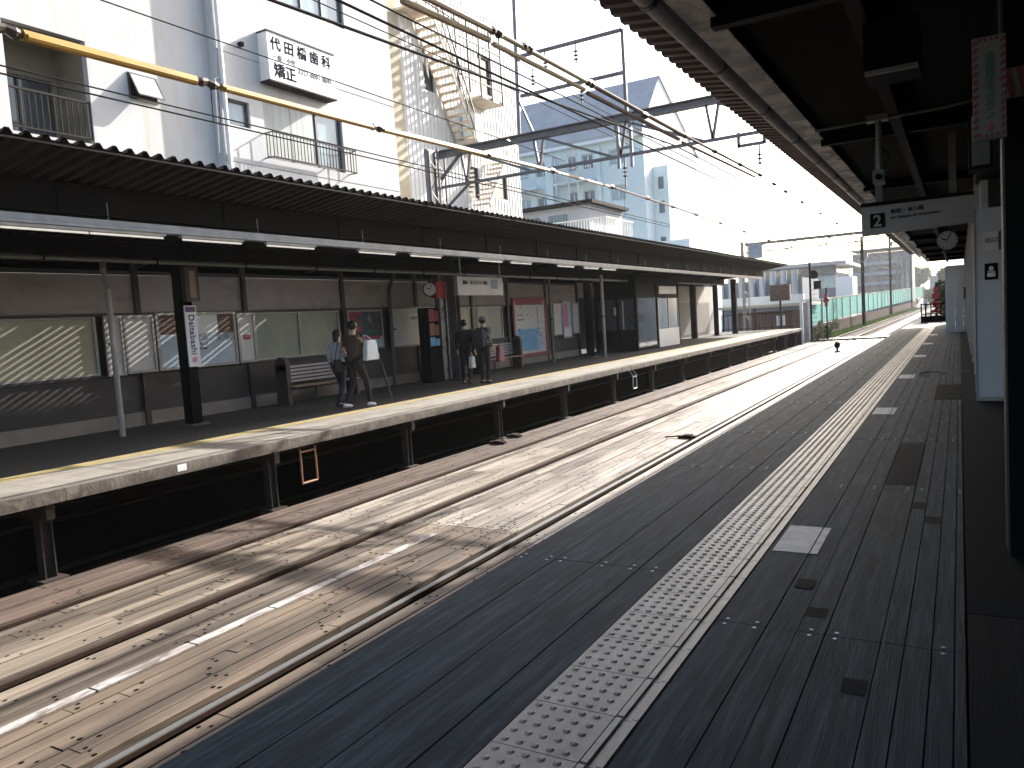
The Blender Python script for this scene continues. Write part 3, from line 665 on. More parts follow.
t = thing('fire_alarm_sign', 'small red box sign hanging beside the far clock', 'sign', (-13,18.5,2.6)); MB().box(-13.15,-12.95,18.3,18.75,2.42,2.88).build('box', M_redlamp, t); MB().box(-12.95,-12.94,18.35,18.7,2.47,2.83).build('face', M_redlamp, t)
# hanging sign with numeral 1
t = thing('hanging_sign', 'white hanging platform sign with a dark square over the far platform', 'sign', (-11.5, 18.4, 2.4))
MB().box(-11.56,-11.44,17.15,19.5,2.38,2.88).build('board', M_sign_dim, t)
MB().box(-11.44,-11.435,18.85,19.2,2.56,2.82).build('square', M_navy, t)
text('1', .26, M_sign_dim, 'lettering', t, (-11.432, 19.0, 2.6), (0,1,0), (0,0,1), 'CENTER')
text('橋本・京王八王子 方面', .12, M_steel_dk, 'lettering', t, (-11.434, 17.4, 2.68), (0,1,0), (0,0,1))
for y in (17.4,19.45): MB().tube([(-11.5,y,2.88),(-11.5,y,3.45)], .025, 8).build('hanger', M_rack, t)
M_endp = mat('bench_end_paint', (.08,.052,.042), (.06,.04,.033), .6)
# benches
def bench(y0, y1, lab, xc=-13.45):
    t = thing('platform_bench', lab, 'bench', (xc, (y0+y1)/2, 0))
    for y in (y0, y1):
        MB().box(xc-.32,xc+.05,y-.06,y+.06,.0,.93).tube([(xc-.135,y-.06,.93),(xc-.135,y+.06,.93)], .185, 14).build('end_panel', M_endp, t)
    s = MB()
    for k in range(4): s.box(xc-.2+k*.1,xc-.12+k*.1,y0+.05,y1-.05,.40,.43)
    s.build('seat', M_wood_b, t)
    s = MB()
    for k in range(5): s.box(xc-.29+k*.0,xc-.265,y0+.05,y1-.05,.5+k*.085,.55+k*.085)
    s.build('backrest', M_bench_w, t)
    MB().box(xc-.31,xc-.29,(y0+y1)/2-.03,(y0+y1)/2+.03,0,.95).build('support', M_steel_br, t)
bench(12.85, 15.2, 'slatted wooden bench left of the walking couple on the far platform')
bench(21.0, 23.6, 'slatted bench right of the two standing people on the far platform', -13.3)

# ================================================================== NEAR CANOPY
nc = thing('platform_canopy', 'dark corrugated canopy overhead of the near platform', 'canopy', (0, 20, 3.8))
NY0, NY1 = -5.0, 50.0
corr(MB(), -2.44, 4.06, .35, 3.66, NY0, NY1).build('roof_sheet', M_corr2, nc)
corr(MB(), .35, 3.66, 3.2, 4.05, NY0, NY1).build('roof_sheet', M_corr2, nc)
MB().box(-1.5,-1.42,NY0,NY1,3.50,3.80).box(-1.56,-1.36,NY0,NY1,3.485,3.498).build('purlin', M_flange, nc)
MB().box(-.6,-.5,NY0,NY1,3.4,3.66).box(.25,.55,NY0,NY1,3.25,3.6).build('centre_beam', M_steel_bk, nc)
b = MB()
for y in [-4.2+4.75*k for k in range(12)]: MB().box(-1.4,2.8,y+.03,y+.13,3.42,3.555).build('cross_beam', M_steel_bk, nc)
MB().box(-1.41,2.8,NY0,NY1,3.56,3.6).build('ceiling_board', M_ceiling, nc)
gp = MB().tube([(-1.9,NY0,3.80),(-1.9,NY1,3.80)], .072, 14).build('gutter_pipe', M_pipe, nc, True)
b = MB()
for k in range(28): MB().tube([(-1.9,-4+k*1.9,3.8),(-1.9,-3.93+k*1.9,3.8)], .08, 14).build('pipe_joint', M_steel_br, nc)
b = MB()
for k in range(12): y = -4+k*4.75; b.box(-1.93,-1.45,y,y+.05,3.87,3.9)
b.build('gutter_bracket', M_steel_dk, nc)
for k, y in enumerate([-4.1, 5.42, 17.5, 24.5, 33.5, 43]):
    w0 = .235 if k < 2 else .6
    p = MB().box(w0,w0+.34,y-.12,y-.105,0,3.3).box(w0,w0+.34,y+.105,y+.12,0,3.3).box(w0+.16,w0+.18,y-.105,y+.105,0,3.3).build('canopy_post', M_steel_bk, nc)
    MB().box(w0-.012,w0,y-.12,y+.12,.02,3.3).build('edge_highlight', M_steel_br, p)  # lighter strip paints in the highlight along the post edge
t = thing('ceiling_conduit', 'thin pale conduit crossing the dark ceiling of the near canopy', 'pipe', (-.8,8.9,3.45))
MB().tube([(-1.3,9.0,3.38),(-.1,9.0,3.40),(.2,9.05,3.44)], .016, 8).build('pipe', M_post_gr, t); MB().box(-.8,-.6,8.92,9.05,3.37,3.43).build('junction_box', M_post_gr, t)
t = thing('camera_pole', 'grey pole with a small camera hanging from the near canopy', 'camera', (-.69, 9, 2.7))
MB().tube([(-.69,9,3.38),(-.69,9,2.86)], .03, 10).build('pole', M_post_gr, t); MB().box(-.75,-.64,8.9,9.1,2.74,2.87).build('housing', M_post_gr, t); MB().tube([(-.695,8.9,2.8),(-.695,8.87,2.8)], .03, 12).build('lens', M_steel_bk, t)
MB().tube([(-.66,9,3.1),(-.6,9,3.02),(-.64,9,2.9)], .01, 6).build('cable', M_steel_bk, t)
t = thing('ceiling_monitor', 'dark boxy monitor hanging from the near canopy ceiling', 'monitor', (-.36,6.1,3.05))
MB().box(-.54,-.2,5.95,6.35,3.08,3.42).build('casing', M_steel_bk, t); MB().box(-.53,-.21,5.9,5.95,3.06,3.085).build('lit_edge', M_post_gr, t)  # paler piece paints in the lit lower edge of the casing
# hanging sign '2'
t = thing('hanging_sign', 'long white hanging sign reading 2 under the near canopy', 'sign', (-.45, 11, 2.35))
sg = MB(); sg.box(-1.065,.165,10.95,11.1,2.37,2.745); sg.v = [(x_, y_, z_ + (x_+1.065)*.03) for x_, y_, z_ in sg.v]; sg.build('board', M_sign_dim, t)
MB().box(-.965,-.795,10.942,10.95,2.455,2.635).build('square', M_steel_dk, t)
text('2', .2, M_sign_dim, 'lettering', t, (-.88, 10.94, 2.475), (1,0,0), (0,0,1), 'CENTER', bold=.02)
text('新宿・本八幡', .062, M_sign_gr, 'lettering', t, (-.73, 10.945, 2.615), (1,0,.03), (0,0,1), bold=.01)
text('for Shinjuku & Motoyawata', .05, M_sign_gr, 'lettering', t, (-.73, 10.945, 2.545), (1,0,.03), (0,0,1))
MB().box(-1.07,.17,10.93,11.12,2.73,2.745+.03).build('top_rail', M_steel_dk, t)
for x in (-.86,-.05): MB().box(x-.04,x+.04,10.98,11.06,2.76,3.5).build('hanger', M_post_gr, t)
clock((-.16,15,2.46), .17, (0,-1,0), 'oval looking white clock hanging behind the near platform sign', face=M_sign_dim)
# vertical emergency sign
t = thing('emergency_sign', 'hanging vertical white sign with red striped border beside the black post', 'sign', (.155,5,2.35))
MB().box(.08,.232,4.97,5.03,2.37,2.9).build('board', M_sign_dm2, t)
for side, xx in ((0,.08),(1,.208)):
    for k in range(13):
        z = 2.375+k*.04; q = MB(); y = 4.966
        q.v = [(xx,y,z),(xx+.024,y,z+.014),(xx+.024,y,z+.034),(xx,y,z+.02),(xx,y+.003,z),(xx+.024,y+.003,z+.014),(xx+.024,y+.003,z+.034),(xx,y+.003,z+.02)]
        q.f = [(0,1,2,3),(7,6,5,4),(0,4,5,1),(1,5,6,2),(2,6,7,3),(3,7,4,0)]; q.build('stripe', M_stripe_dim, t)
for k in range(4):
    for zz in (2.375, 2.875): MB().box(.108+k*.026,.12+k*.026,4.966,4.969,zz,zz+.02).build('stripe', M_stripe_dim, t)
for k, ch in enumerate('非常停止ボタン'): text(ch, .052, M_pgreen, 'lettering', t, (.156,4.966,2.775-k*.05), (1,0,0), (0,0,1), 'CENTER')
text('↓', .06, M_pred, 'lettering', t, (.156,4.966,2.41), (1,0,0), (0,0,1), 'CENTER', bold=.02)
MB().box(.14,.17,4.99,5.01,2.9,3.45).build('hanger', M_steel_dk, t)
t = thing('striped_board', 'short red and white striped board fixed behind the emergency sign', 'board', (.4,5.25,2.7))
MB().box(.25,.7,5.24,5.27,2.62,2.78).build('board', M_sign_dm2, t)
q = MB()
for k in range(7): n = len(q.v); x0 = .26+k*.06; q.v += [(x0,5.236,2.62),(x0+.03,5.236,2.62),(x0,5.236,2.78),(x0-.03+.0,5.236,2.78)]; q.f.append((n,n+1,n+2,n+3))
q.build('stripe', M_stripe_dim, t)
t = thing('speaker_box', 'dark grey loudspeaker box hanging below the emergency sign', 'speaker', (.14,7.2,2.5)); MB().box(.08,.24,7.1,7.3,2.5,2.95).build('casing', M_steel_dk, t); MB().box(.1,.22,7.09,7.1,2.53,2.9).build('grille', M_post_gr, t)

# near platform side: white panels
t = thing('equipment_cabinet', 'tall white cabinet front with small signs beside the black post', 'cabinet', (.6,13.1,0))
MB().box(.195,1.6,13.0,13.9,.03,2.74).build('body', mat('cabinet_paint', (.62,.65,.69), (.57,.6,.64), .5, scale=(1,1,1)), t)
MB().box(.19,1.6,12.985,13.0,0,.06).box(.185,.2,12.98,13.0,0,2.76).build('trim', M_frame, t)
q = MB().box(.315,.485,12.985,12.998,2.14,2.40).build('notice', M_sign_w, t)
text('出口', .075, M_sign_gr, 'lettering', q, (.325,12.983,2.26), (1,0,0), (0,0,1)); MB().box(.49,.6,12.985,12.998,2.14,2.40).build('notice', M_pgreen, t)
q = MB().box(.315,.475,12.985,12.998,1.73,1.96).build('sign_plate', M_steel_dk, t); MB().box(.345,.445,12.98,12.985,1.77,1.83).tube([(.395,12.984,1.89),(.395,12.98,1.89)], .03, 12).box(.35,.44,12.98,12.985,1.84,1.855).build('symbol', M_sign_w, q)
MB().box(.485,.6,12.985,12.998,1.75,1.95).build('notice', M_board_w, t)
st = thing('station_wall', 'long white panelled station wall along the near platform', 'wall', (.4,25,0))
MB().box(.28,.4,14.0,36.6,0,.95).build('dado', M_board_w, st); MB().box(.3,.4,14.0,36.6,.95,3.4).build('wall', mat('station_wall_paint', (.6,.62,.64), (.52,.54,.56), .6), st)
for k in range(8): MB().box(.22,.3,14.4+k*2.9,14.5+k*2.9,0,3.4).build('wall_post', M_frame, st)
for k in range(4): 
    f = MB().box(.285,.3,15.3+k*5.8,17.0+k*5.8,1.0,2.3).build('window', M_frame, st); MB().box(.278,.284,15.38+k*5.8,16.92+k*5.8,1.08,2.22).build('pane', M_glass, f)
MB().box(.4,3.0,14.0,14.05,0,3.4).build('return_wall', M_panel_dk, st)
hd = thing('construction_hoarding', 'white construction hoarding standing on the far part of the near platform', 'hoarding', (-.05,38,0))
ms = mat('hoarding_white', (.62,.64,.66), (.55,.57,.6), .5, scale=(1.5,1.5,.4))
k = MB()
for i in range(3): x0 = -.45+i*.29; k.box(x0,x0+.285,37.2,37.26,.0,2.75)
k.build('front_panel', ms, hd)
k = MB()
for i in range(12): k.box(-.51,-.455,37.26+i*.95,37.26+i*.95+.94,0,2.75)
k.build('side_panel', ms, hd)
MB().box(.16,.2,37.1,37.19,1.35,1.85).build('handle', M_steel_dk, hd)
# unseen wall behind the post, added to keep the right-hand side dark
MB().box(3.0,3.1,-5,50,0,4.2).build('shade_wall', M_panel_dk, st)
# end-of-platform furniture
t = thing('end_fence', 'dark railing with posts closing the end of the near platform', 'fence', (-1.2,51.6,0))
b = MB()
for x in (-1.95,-1.72,-1.45,-1.2,-.95,-.7,-.45): b.box(x-.035,x+.035,51.6,51.67,0,1.15)
b.build('post', M_steel_bk, t); MB().box(-1.98,-.4,51.61,51.66,1.05,1.12).box(-1.98,-.4,51.61,51.66,.5,.56).box(-1.98,-.4,51.62,51.65,.02,.4).build('rail', M_steel_bk, t)
t = thing('crossing_signal', 'red crossing signal on a striped post at the end of the near platform', 'signal', (-1.22,53.5,-1.3))
MB().tube([(-1.22,53.5,-1.3),(-1.22,53.5,2.3)], .06, 8).build('pole', M_steel_bk, t)
MB().box(-1.42,-1.02,53.35,53.45,.85,1.25).tube([(-1.22,53.4,1.55),(-1.22,53.3,1.55)], .22, 12).build('lamp_head', M_red, t)
MB().box(-1.5,-.94,53.42,53.46,.55,.72).box(-1.35,-1.09,53.4,53.44,1.8,2.1).build('board', M_red, t)
t = thing('signal_cabinet', 'small pale relay box beside the red crossing signal', 'cabinet', (-1.75,53.3,0)); MB().box(-1.9,-1.65,53.2,53.5,.9,1.35).build('box', M_sign_w, t); MB().tube([(-1.78,53.35,-1.3),(-1.78,53.35,.9)], .05, 8).build('pole', M_steel_dk, t)

# ================================================================== OVERHEAD LINE
def lump(t, p, r=.07, L=.16):
    MB().tube([(p[0],p[1]-L,p[2]),(p[0],p[1]-L*.5,p[2]),(p[0],p[1],p[2]+.02),(p[0],p[1]+L*.5,p[2]),(p[0],p[1]+L,p[2])], [r*.5,r,r*.75,r*1.05,r*.5], 8).build('clamp', M_insul, t)
def interp(pts, y):
    for a, b in zip(pts, pts[1:]):
        if a[1] <= y <= b[1]: k = (y-a[1])/(b[1]-a[1]); return tuple(a[i]+(b[i]-a[i])*k for i in range(3))
    return pts[-1]
fm = [(-7.3,-6,4.42),(-7.3,3.9,4.43),(-7.3,6.06,4.46),(-7.3,10.4,4.53),(-7.3,13.1,4.63),(-7.3,18.8,4.72),(-7.3,25.5,4.66),(-7.3,35.7,4.5),(-7.3,48,4.5),(-7.3,60,4.85),(-7.3,110,5.2)]
t = thing('catenary_wire', 'messenger wire with thick yellow sleeves over the far track', 'overhead wire', (-7.3,10,4.5))
MB().tube(fm, .013, 6).build('wire', M_wire_br, t)
for (a, b_, m, r, dz) in ((-5.8,-1.2,M_sleeve,.055,0),(-1.0,3.85,M_sleeve,.055,0),(4.15,6.0,M_sleeve,.055,0),(6.35,9.0,M_sleeve,.045,0),(9.2,12.1,M_sleeve,.045,0),(12.2,14.6,M_sleeve_p,.04,0),(14.9,17.8,M_sleeve_p,.03,0),(18.1,22.5,M_wire_br,.028,0),(22.8,31,M_wire_br,.024,0)):
    p, q = interp(fm, a), interp(fm, b_); MB().tube([p, q], r, 8).tube([(p[0]+.045,p[1]+.02,p[2]-.03),(q[0]+.045,q[1]-.02,q[2]-.03)], r*.6, 8).build('sleeve', m, t)
for y in (4.0,6.15,9.1,12.15,14.75,17.95,20.5,22.65,25,28,31.5,36): lump(t, interp(fm, y), .055)
for y in (6.2,6.3,18.8,27,36): p = interp(fm, y); MB().tube([(p[0],y,p[2]),(p[0],y,4.04)], .006, 5).build('dropper', M_wire, t)
fc = [(-7.3,-6,4.03),(-7.3,20,4.06),(-7.3,60,4.03),(-7.3,110,4.03)]
t = thing('contact_wire', 'pair of thin contact wires below the yellow sleeved wire, far track', 'overhead wire', (-7.3,10,4.03))
MB().tube(fc, .009, 6).build('wire', M_wire, t); MB().tube([(x-.0,y,z+.07) for x,y,z in fc], .008, 6).build('wire', M_wire, t)
nm = [(-3.97,-6,4.3),(-3.97,3,4.34),(-3.97,5.8,4.42),(-3.97,7.9,4.49),(-3.97,11,4.47),(-3.97,14.8,4.55),(-3.97,18.9,4.62),(-3.97,26,4.55),(-3.97,40,4.5),(-3.97,60,4.9),(-3.97,110,5.2)]
t = thing('catenary_wire', 'double faded sleeved messenger wire over the near track', 'overhead wire', (-3.97,10,4.5))
MB().tube(nm, .012, 6).build('wire', M_wire_br, t)
for (a, b_, m, r) in ((0,5.4,M_sleeve_p,.03),(5.5,6.9,M_sleeve_p,.03),(7.0,9.2,M_sleeve_p,.026),(9.3,13,M_wire_br,.03),(13.2,18.6,M_wire_br,.024)):
    p, q = interp(nm, a), interp(nm, b_); MB().tube([p, q], r, 8).tube([(p[0]-.06,p[1],p[2]-.09),(q[0]-.06,q[1],q[2]-.07)], r, 8).build('sleeve', m, t)
for y in (5.6,6.95,7.6,9.25,11.2,13.1,15,17,18.9,20.5,22,24.5,28,32): lump(t, interp(nm, y), .045, .13)
t = thing('contact_wire', 'thin black contact wire over the near track', 'overhead wire', (-3.97,10,4.03))
MB().tube([(-3.97,-6,4.03),(-3.97,110,4.03)], .011, 6).build('wire', M_wire, t)
t = thing('contact_wire', 'second thin black wire just above the near contact wire', 'overhead wire', (-3.97,10,4.12))
MB().tube([(-3.92,-6,4.12),(-3.92,30,4.13)], .008, 6).build('wire', M_wire, t)
for (x, pts, r, lab) in ((-6.0, [(-6.0,-6,4.75),(-6,5.8,4.97),(-6,10.9,5.22),(-6,19,5.65),(-6,60,5.8)], .018, 'thick black feeder wire crossing in front of the white dental sign building'),
        (-9.0, [(-9,-4,7.6),(-9,6.1,5.8),(-9,19,5.75)], .009, 'thin black wire high in front of the open hopper window'),
        (-10.2, [(-11.5,-6,8.4),(-10.2,19,7.75),(-10.2,60,7.4)], .012, 'thin high wire running above the far canopy to the tall pole'),
        (-8.6, [(-8.6,-6,8.6),(-8.6,19,7.35),(-8.6,60,7.2)], .010, 'thin wire hanging from the lower insulator of the steel frame')):
    t = thing('overhead_wire', lab, 'overhead wire', pts[2] if len(pts) > 2 else pts[0]); MB().tube(pts, r, 6).build('wire', M_wire, t); lump(t, interp(pts, 16.), .03, .08)

def gantry(Y, x0, x1, zb, zc, lab, frame=True, zp0=-1.2):
    g = thing('gantry', lab, 'gantry', (x0, Y, zp0))
    MB().box(x0,x1,Y-.1,Y+.1,zb-.0,zb+.03).box(x0,x1,Y-.1,Y+.1,zb+.17,zb+.20).box(x0,x1,Y-.015,Y+.015,zb+.03,zb+.17).build('top_beam', M_truss, g)
    MB().box(x0,x1,Y-.05,Y+.05,zc-.04,zc+.03).build('lower_chord', M_truss, g)
    w_ = MB(); x = x0+1.0; sgn = 1
    while x < x1-.5:
        w_.bar((x,Y,zc),(x-.13,Y,zb),.065,.065).bar((x,Y,zc),(x+.17,Y,zb),.065,.065)
        w_.bar((x+.2,Y,zb-.02),(x+2.1,Y,zc+.02),.065,.065); x += 2.35
    w_.build('web_member', M_truss, g)
    for (px, s) in ((x0, 1), (x1, -1)):
        p = MB()
        for dx in (-.16,.16):
            for dy in (-.16,.16): p.bar((px+dx,Y+dy,zp0),(px+dx,Y+dy,zb+.25),.05,.05)
        p.build('post', M_truss, g)
        l = MB(); z = zp0; k = 0
        while z < zb-.2:
            for dy in (-.16,.16): l.bar((px-.16*(1 if k%2 else -1),Y+dy,z),(px+.16*(1 if k%2 else -1),Y+dy,z+.45),.03,.012)
            z += .45; k += 1
        l.build('lacing', M_truss, g)
        MB().box(px-.3,px-.18,Y-.2,Y+.2,zp0,zb+.3).build('post_plate', M_galv, g)
        MB().bar((px+s*.1,Y,zc-.1-.6),(px+s*1.1,Y,zc),.06,.06).bar((px+s*.1,Y,zb-.6),(px+s*.8,Y,zb),.07,.07).build('brace', M_truss, g)
    return g
def insulator(g, x, y, z, L=.5):
    MB().tube([(x,y,z),(x,y,z-L)], .02, 6).build('hanger', M_galv, g)
    b = MB()
    for k in range(3): zz = z-L*.35-k*.1; b.tube([(x,y,zz),(x,y,zz-.02),(x,y,zz-.045)], [.03,.075,.03], 10)
    b.build('insulator', M_insul, g)
g1 = gantry(19, -13.1, 1.3, 6.45, 5.62, 'steel truss gantry spanning the tracks in front of the white stair building')
MB().tube([(-10.32,19,6.65),(-10.2,19,11.2)], .055, 10).build('mast', M_galv, g1)
MB().bar((-10.15,19,8.7),(-7.2,19,8.7),.08,.08).bar((-7.2,19,8.7),(-7.2,19,6.66),.08,.08).bar((-10.2,19,7.66),(-7.24,19,7.66),.08,.08).build('upper_frame', M_truss, g1)
MB().bar((-10.28,19.0,7.6),(-9.9,19,6.68),.05,.05).build('strut', M_truss, g1)
for (x, z) in ((-9.4,8.66),(-8.5,8.66),(-8.4,7.62),(-9.8,8.3)): insulator(g1, x, 19, z, .5)
MB().bar((-4.43,18.93,5.66),(-4.43,18.93,5.33),.07,.07).bar((-3.84,18.93,5.66),(-3.84,18.93,5.33),.07,.07).bar((-4.46,18.93,5.35),(-3.81,18.93,5.35),.07,.07).build('drop_frame', M_truss, g1)
insulator(g1, -3.97, 18.95, 5.33, .6); insulator(g1, -7.3, 18.95, 5.6, .8)
MB().bar((-7.45,18.95,6.45),(-7.45,18.95,5.3),.07,.07).bar((-7.1,18.95,6.45),(-7.1,18.95,5.3),.07,.07).bar((-7.45,18.95,5.8),(-7.1,18.95,5.8),.06,.06).build('drop_bracket', M_galv, g1)
g2 = gantry(60, -13.9, .6, 6.2, 5.7, 'steel gantry with a blue grey box at its left end, beyond the far canopy')
MB().box(-13.6,-12.6,59.7,59.8,5.2,6.3).build('equipment_box', mat('box_bluegrey', (.25,.29,.36), None, .6), g2)
for x in (-3.97,-7.3): insulator(g2, x, 59.9, 5.7, .7)
MB().tube([(-9.6,59.9,6.3),(-9.6,59.9,8.6),(-8.9,59.9,8.65)], .03, 6).tube([(-9.6,59.9,7.3),(-6.5,59.9,7.3)], .02, 6).build('mast', M_galv, g2)
for (x, Y, h, lab) in ((-8.6,88,5.9+2.2,'thick line pole beside the teal fence'), (-9.6,140,12.2,'second line pole farther along the teal fence'), (-10.2,215,14,'distant line pole at the end of the teal fence')):
    t = thing('line_pole', lab, 'pole', (x,Y,-1.3)); MB().tube([(x,Y,-1.3),(x,Y,h)], [.19,.15], 10).build('pole', M_steel_dk, t)
    MB().bar((x-.2,Y,h-.9),(x+6,Y,h-.9),.08,.1).bar((x-.2,Y,h-1.5),(x+6,Y,h-1.5),.05,.05).build('arm', M_truss, t); MB().box(x+.15,x+.5,Y-.2,Y+.2,h-2.2,h-1.7).build('transformer', M_galv, t)
# signals
t = thing('railway_signal', 'tall black railway signal post with two dark heads at the far platform end', 'signal', (-8.9,57,-1.2))
MB().tube([(-8.9,57,-1.2),(-8.9,57,4.4)], .07, 8).build('pole', M_steel_bk, t)
MB().tube([(-8.62,56.85,3.55),(-8.62,56.75,3.55)], .3, 16).box(-8.85,-8.4,56.9,57.05,3.3,3.75).build('signal_head', M_steel_bk, t); MB().box(-8.65,-8.2,56.8,57,2.55,3.1).build('signal_box', M_steel_bk, t)
b = MB(); 
for k in range(14): b.box(-8.8,-8.5,57.0,57.02,-1+k*.32,-.97+k*.32)
b.build('ladder', M_truss, t); MB().tube([(-8.2,57,-1.2),(-8.2,57,3.2)], .03, 6).build('side_pole', M_galv, t)
t = thing('crossing_signal', 'red round signal on a thin post left of the tracks', 'signal', (-7.95,57.5,-1.2))
MB().tube([(-7.95,57.5,-1.2),(-7.95,57.5,2.6)], .045, 8).build('pole', M_steel_bk, t); MB().tube([(-7.95,57.42,1.75),(-7.95,57.3,1.75)], .2, 16).box(-8.05,-7.85,57.35,57.45,1.3,2.2).build('lamp_head', M_red, t); MB().ball((-7.95,57.4,-.1), .14).build('bell', M_steel_bk, t)

# ================================================================== BUILDING 1 (white, dental sign)
b1 = thing('apartment_building', 'white rendered building with dental clinic sign and loggia above the far canopy', 'building', (-18, 10, -1.3))
X1, X2 = -16.0, -15.75
ys = 13.6
fb = MB()
u = (0,1,0)
holes1 = [(8.72+6, 10.4+6, 5.95, 8.1), (11.32+6, 12.05+6, 7.12, 7.7), (3.0+6,5.4+6,5.95,8.1), (14.72,16.4,9.5,11.2)]
facade(fb, (X1,-6,0), u, ys+6, -1.3, 15, holes1, .16)
fb.quad((X1,ys,-1.3),(X2,ys,-1.3),(X2,ys,15),(X1,ys,15))
holes2 = [(13.86-ys,14.55-ys,6.98,7.63),(15.02-ys,18.05-ys,6.32,7.97),(16.0-ys,18.5-ys,10.6,12.2)]
facade(fb, (X2,ys,0), u, 20.62-ys, -1.3, 15, holes2, .16)
fb.quad((X1,-6,-1.3),(-26,-6,-1.3),(-26,-6,15),(X1,-6,15)); fb.quad((X2,20.62,-1.3),(X2,20.62,15),(-26,20.62,15),(-26,20.62,-1.3)); fb.quad((X1,-6,15),(-26,-6,15),(-26,20.62,15),(X2,20.62,15))
fb.build('wall', M_wall_w, b1)
M_logg = mat('loggia_render', (.24,.22,.17), (.19,.175,.135), .85)
# loggia interior
for (a, b_, z0, z1) in ((8.72,10.4,5.95,8.1),(3.0,5.4,5.95,8.1),(8.72,10.4,9.5,11.2)):
    lg = MB(); xb = X1-1.2
    lg.quad((X1-.16,a,z0),(xb,a,z0),(xb,a,z1),(X1-.16,a,z1)); lg.quad((X1-.16,b_,z0),(X1-.16,b_,z1),(xb,b_,z1),(xb,b_,z0)); lg.quad((X1-.16,a,z1),(xb,a,z1),(xb,b_,z1),(X1-.16,b_,z1)); lg.quad((X1-.16,a,z0),(X1-.16,b_,z0),(xb,b_,z0),(xb,a,z0))
    facade(lg, (xb,a,0), u, b_-a, z0, z1, [(.15,b_-a-.1,z0+.1,z1-.62)], .08); L_ = lg.build('loggia', M_logg, b1)
    window(b1, (xb,a,0), u, .15, b_-a-.1, z0+.1, z1-.62, .04, M_glass, 1)
    r = MB().box(X1-.06,X1-.02,a,b_,z0+.85,z0+.89).box(X1-.06,X1-.02,a,b_,z0+.1,z0+.13)
    n = int((b_-a)/.12)
    for k in range(n+1): y = a+.02+(b_-a-.04)*k/n; r.box(X1-.05,X1-.03,y-.009,y+.009,z0+.1,z0+.85)
    r.build('railing', M_rail_dk, b1)
# hopper window, sash open outwards
f = MB().box(X1-.1,X1+.03,11.32,11.36,7.12,7.70).box(X1-.1,X1+.03,12.01,12.05,7.12,7.70).box(X1-.1,X1+.03,11.36,12.01,7.66,7.70).box(X1-.1,X1+.03,11.36,12.01,7.12,7.16).build('window', M_winframe, b1)
MB().box(X1-.14,X1-.1,11.32,12.05,7.12,7.7).build('recess', M_hole, f)
sa = MB(); th = R(28); L_ = .58
pa = Vector((X1+.03,11.36,7.68)); pb = pa+Vector((math.sin(th)*L_,0,-math.cos(th)*L_))
sa.bar(pa, pb, .03, .03).bar(pa+Vector((0,.65,0)), pb+Vector((0,.65,0)), .03, .03).bar(pa, pa+Vector((0,.65,0)), .03, .03).bar(pb, pb+Vector((0,.65,0)), .03, .03)
sa.build('sash', M_winframe, f); MB().quad(pa, pb, pb+Vector((0,.65,0)), pa+Vector((0,.65,0))).build('sash_pane', mat('frosted_light', (.6,.68,.72), None, .3), f)
window(b1, (X2,ys,0), u, *holes2[0], .1, M_glass_l, 0, .05)
window(b1, (X2,ys,0), u, *holes2[1], .1, M_glass_l, 2, .07)
window(b1, (X2,ys,0), u, *holes2[2], .1, M_glass_l, 2, .07)
MB().box(X2-.09,X2-.075,15.1,16.9,6.4,7.9).build('curtain', M_curtain, b1)
# balcony rail of the large window
r = MB(); xr = X2+.32; a, b_ = 14.95, 18.2
r.box(xr-.015,xr+.015,a,b_,6.92,6.95).box(xr-.015,xr+.015,a,b_,6.28,6.31)
for k in range(27): y = a+.02+(b_-a-.04)*k/26; r.box(xr-.008,xr+.008,y-.008,y+.008,6.31,6.92)
for y in (a, b_): 
    r.box(X2,xr-.015,y-.012,y+.012,6.92,6.945).box(X2,xr-.015,y-.012,y+.012,6.28,6.305)
    for k in range(2): r.box(X2+.1+k*.1,X2+.115+k*.1,y-.008,y+.008,6.305,6.92)
r.build('railing', M_rail_dk, b1)
MB().tube([(X2+.07,13.72,-1),(X2+.07,13.72,15)], .055, 10).build('drainpipe', M_sign_w, b1)
MB().tube([(X2+.02,13.45,6.2),(X2+.04,13.5,8.0),(X2+.04,13.72,8.1)], .015, 6).build('conduit', M_sign_w, b1)
MB().box(X2,X2+.12,14.35,14.45,9.0,9.1).build('wall_lamp', M_steel_dk, b1)
MB().tube([(X2,12.6,11.2),(X2+.1,12.6,11.1)],.03,6).build('vent', M_steel_dk, b1)
b = MB()
for (z) in (6.05, 8.75): b.box(X2+.0,X2+.004,ys+.05,20.6,z,z+.02)
b.build('joint', M_sign_lt, b1)
# dental sign
t = thing('clinic_sign', 'projecting white box sign with dark Japanese lettering on the white building', 'sign', (-15.5,16.3,8.3))
sx1 = -15.4
MB().box(X2+.002,sx1,15.02,17.5,8.28,9.5).build('casing', M_sign_w, t)
MB().box(X2+.002,sx1+.02,15.0,17.52,9.5,9.54).box(X2+.002,sx1+.02,15.0,17.52,8.24,8.28).build('trim', M_rail_dk, t)
for k_, ch in enumerate('代田橋歯科'): text(ch, .37, M_sign_gr, 'lettering', t, (sx1+.004, 15.12+k_*.47, 9.10), (0,1,0), (0,0,1), bold=.014)
text('矯正', .40, M_sign_gr, 'lettering', t, (sx1+.004, 15.18, 8.42), (0,1,0), (0,0,1), bold=.014)
text('一般・小児', .16, M_sign_lt, 'lettering', t, (sx1+.004, 15.18, 8.84), (0,1,0), (0,0,1))
text('3327-8001 歯科', .2, M_sign_lt, 'lettering', t, (sx1+.004, 16.05, 8.66), (0,1,0), (0,0,1))

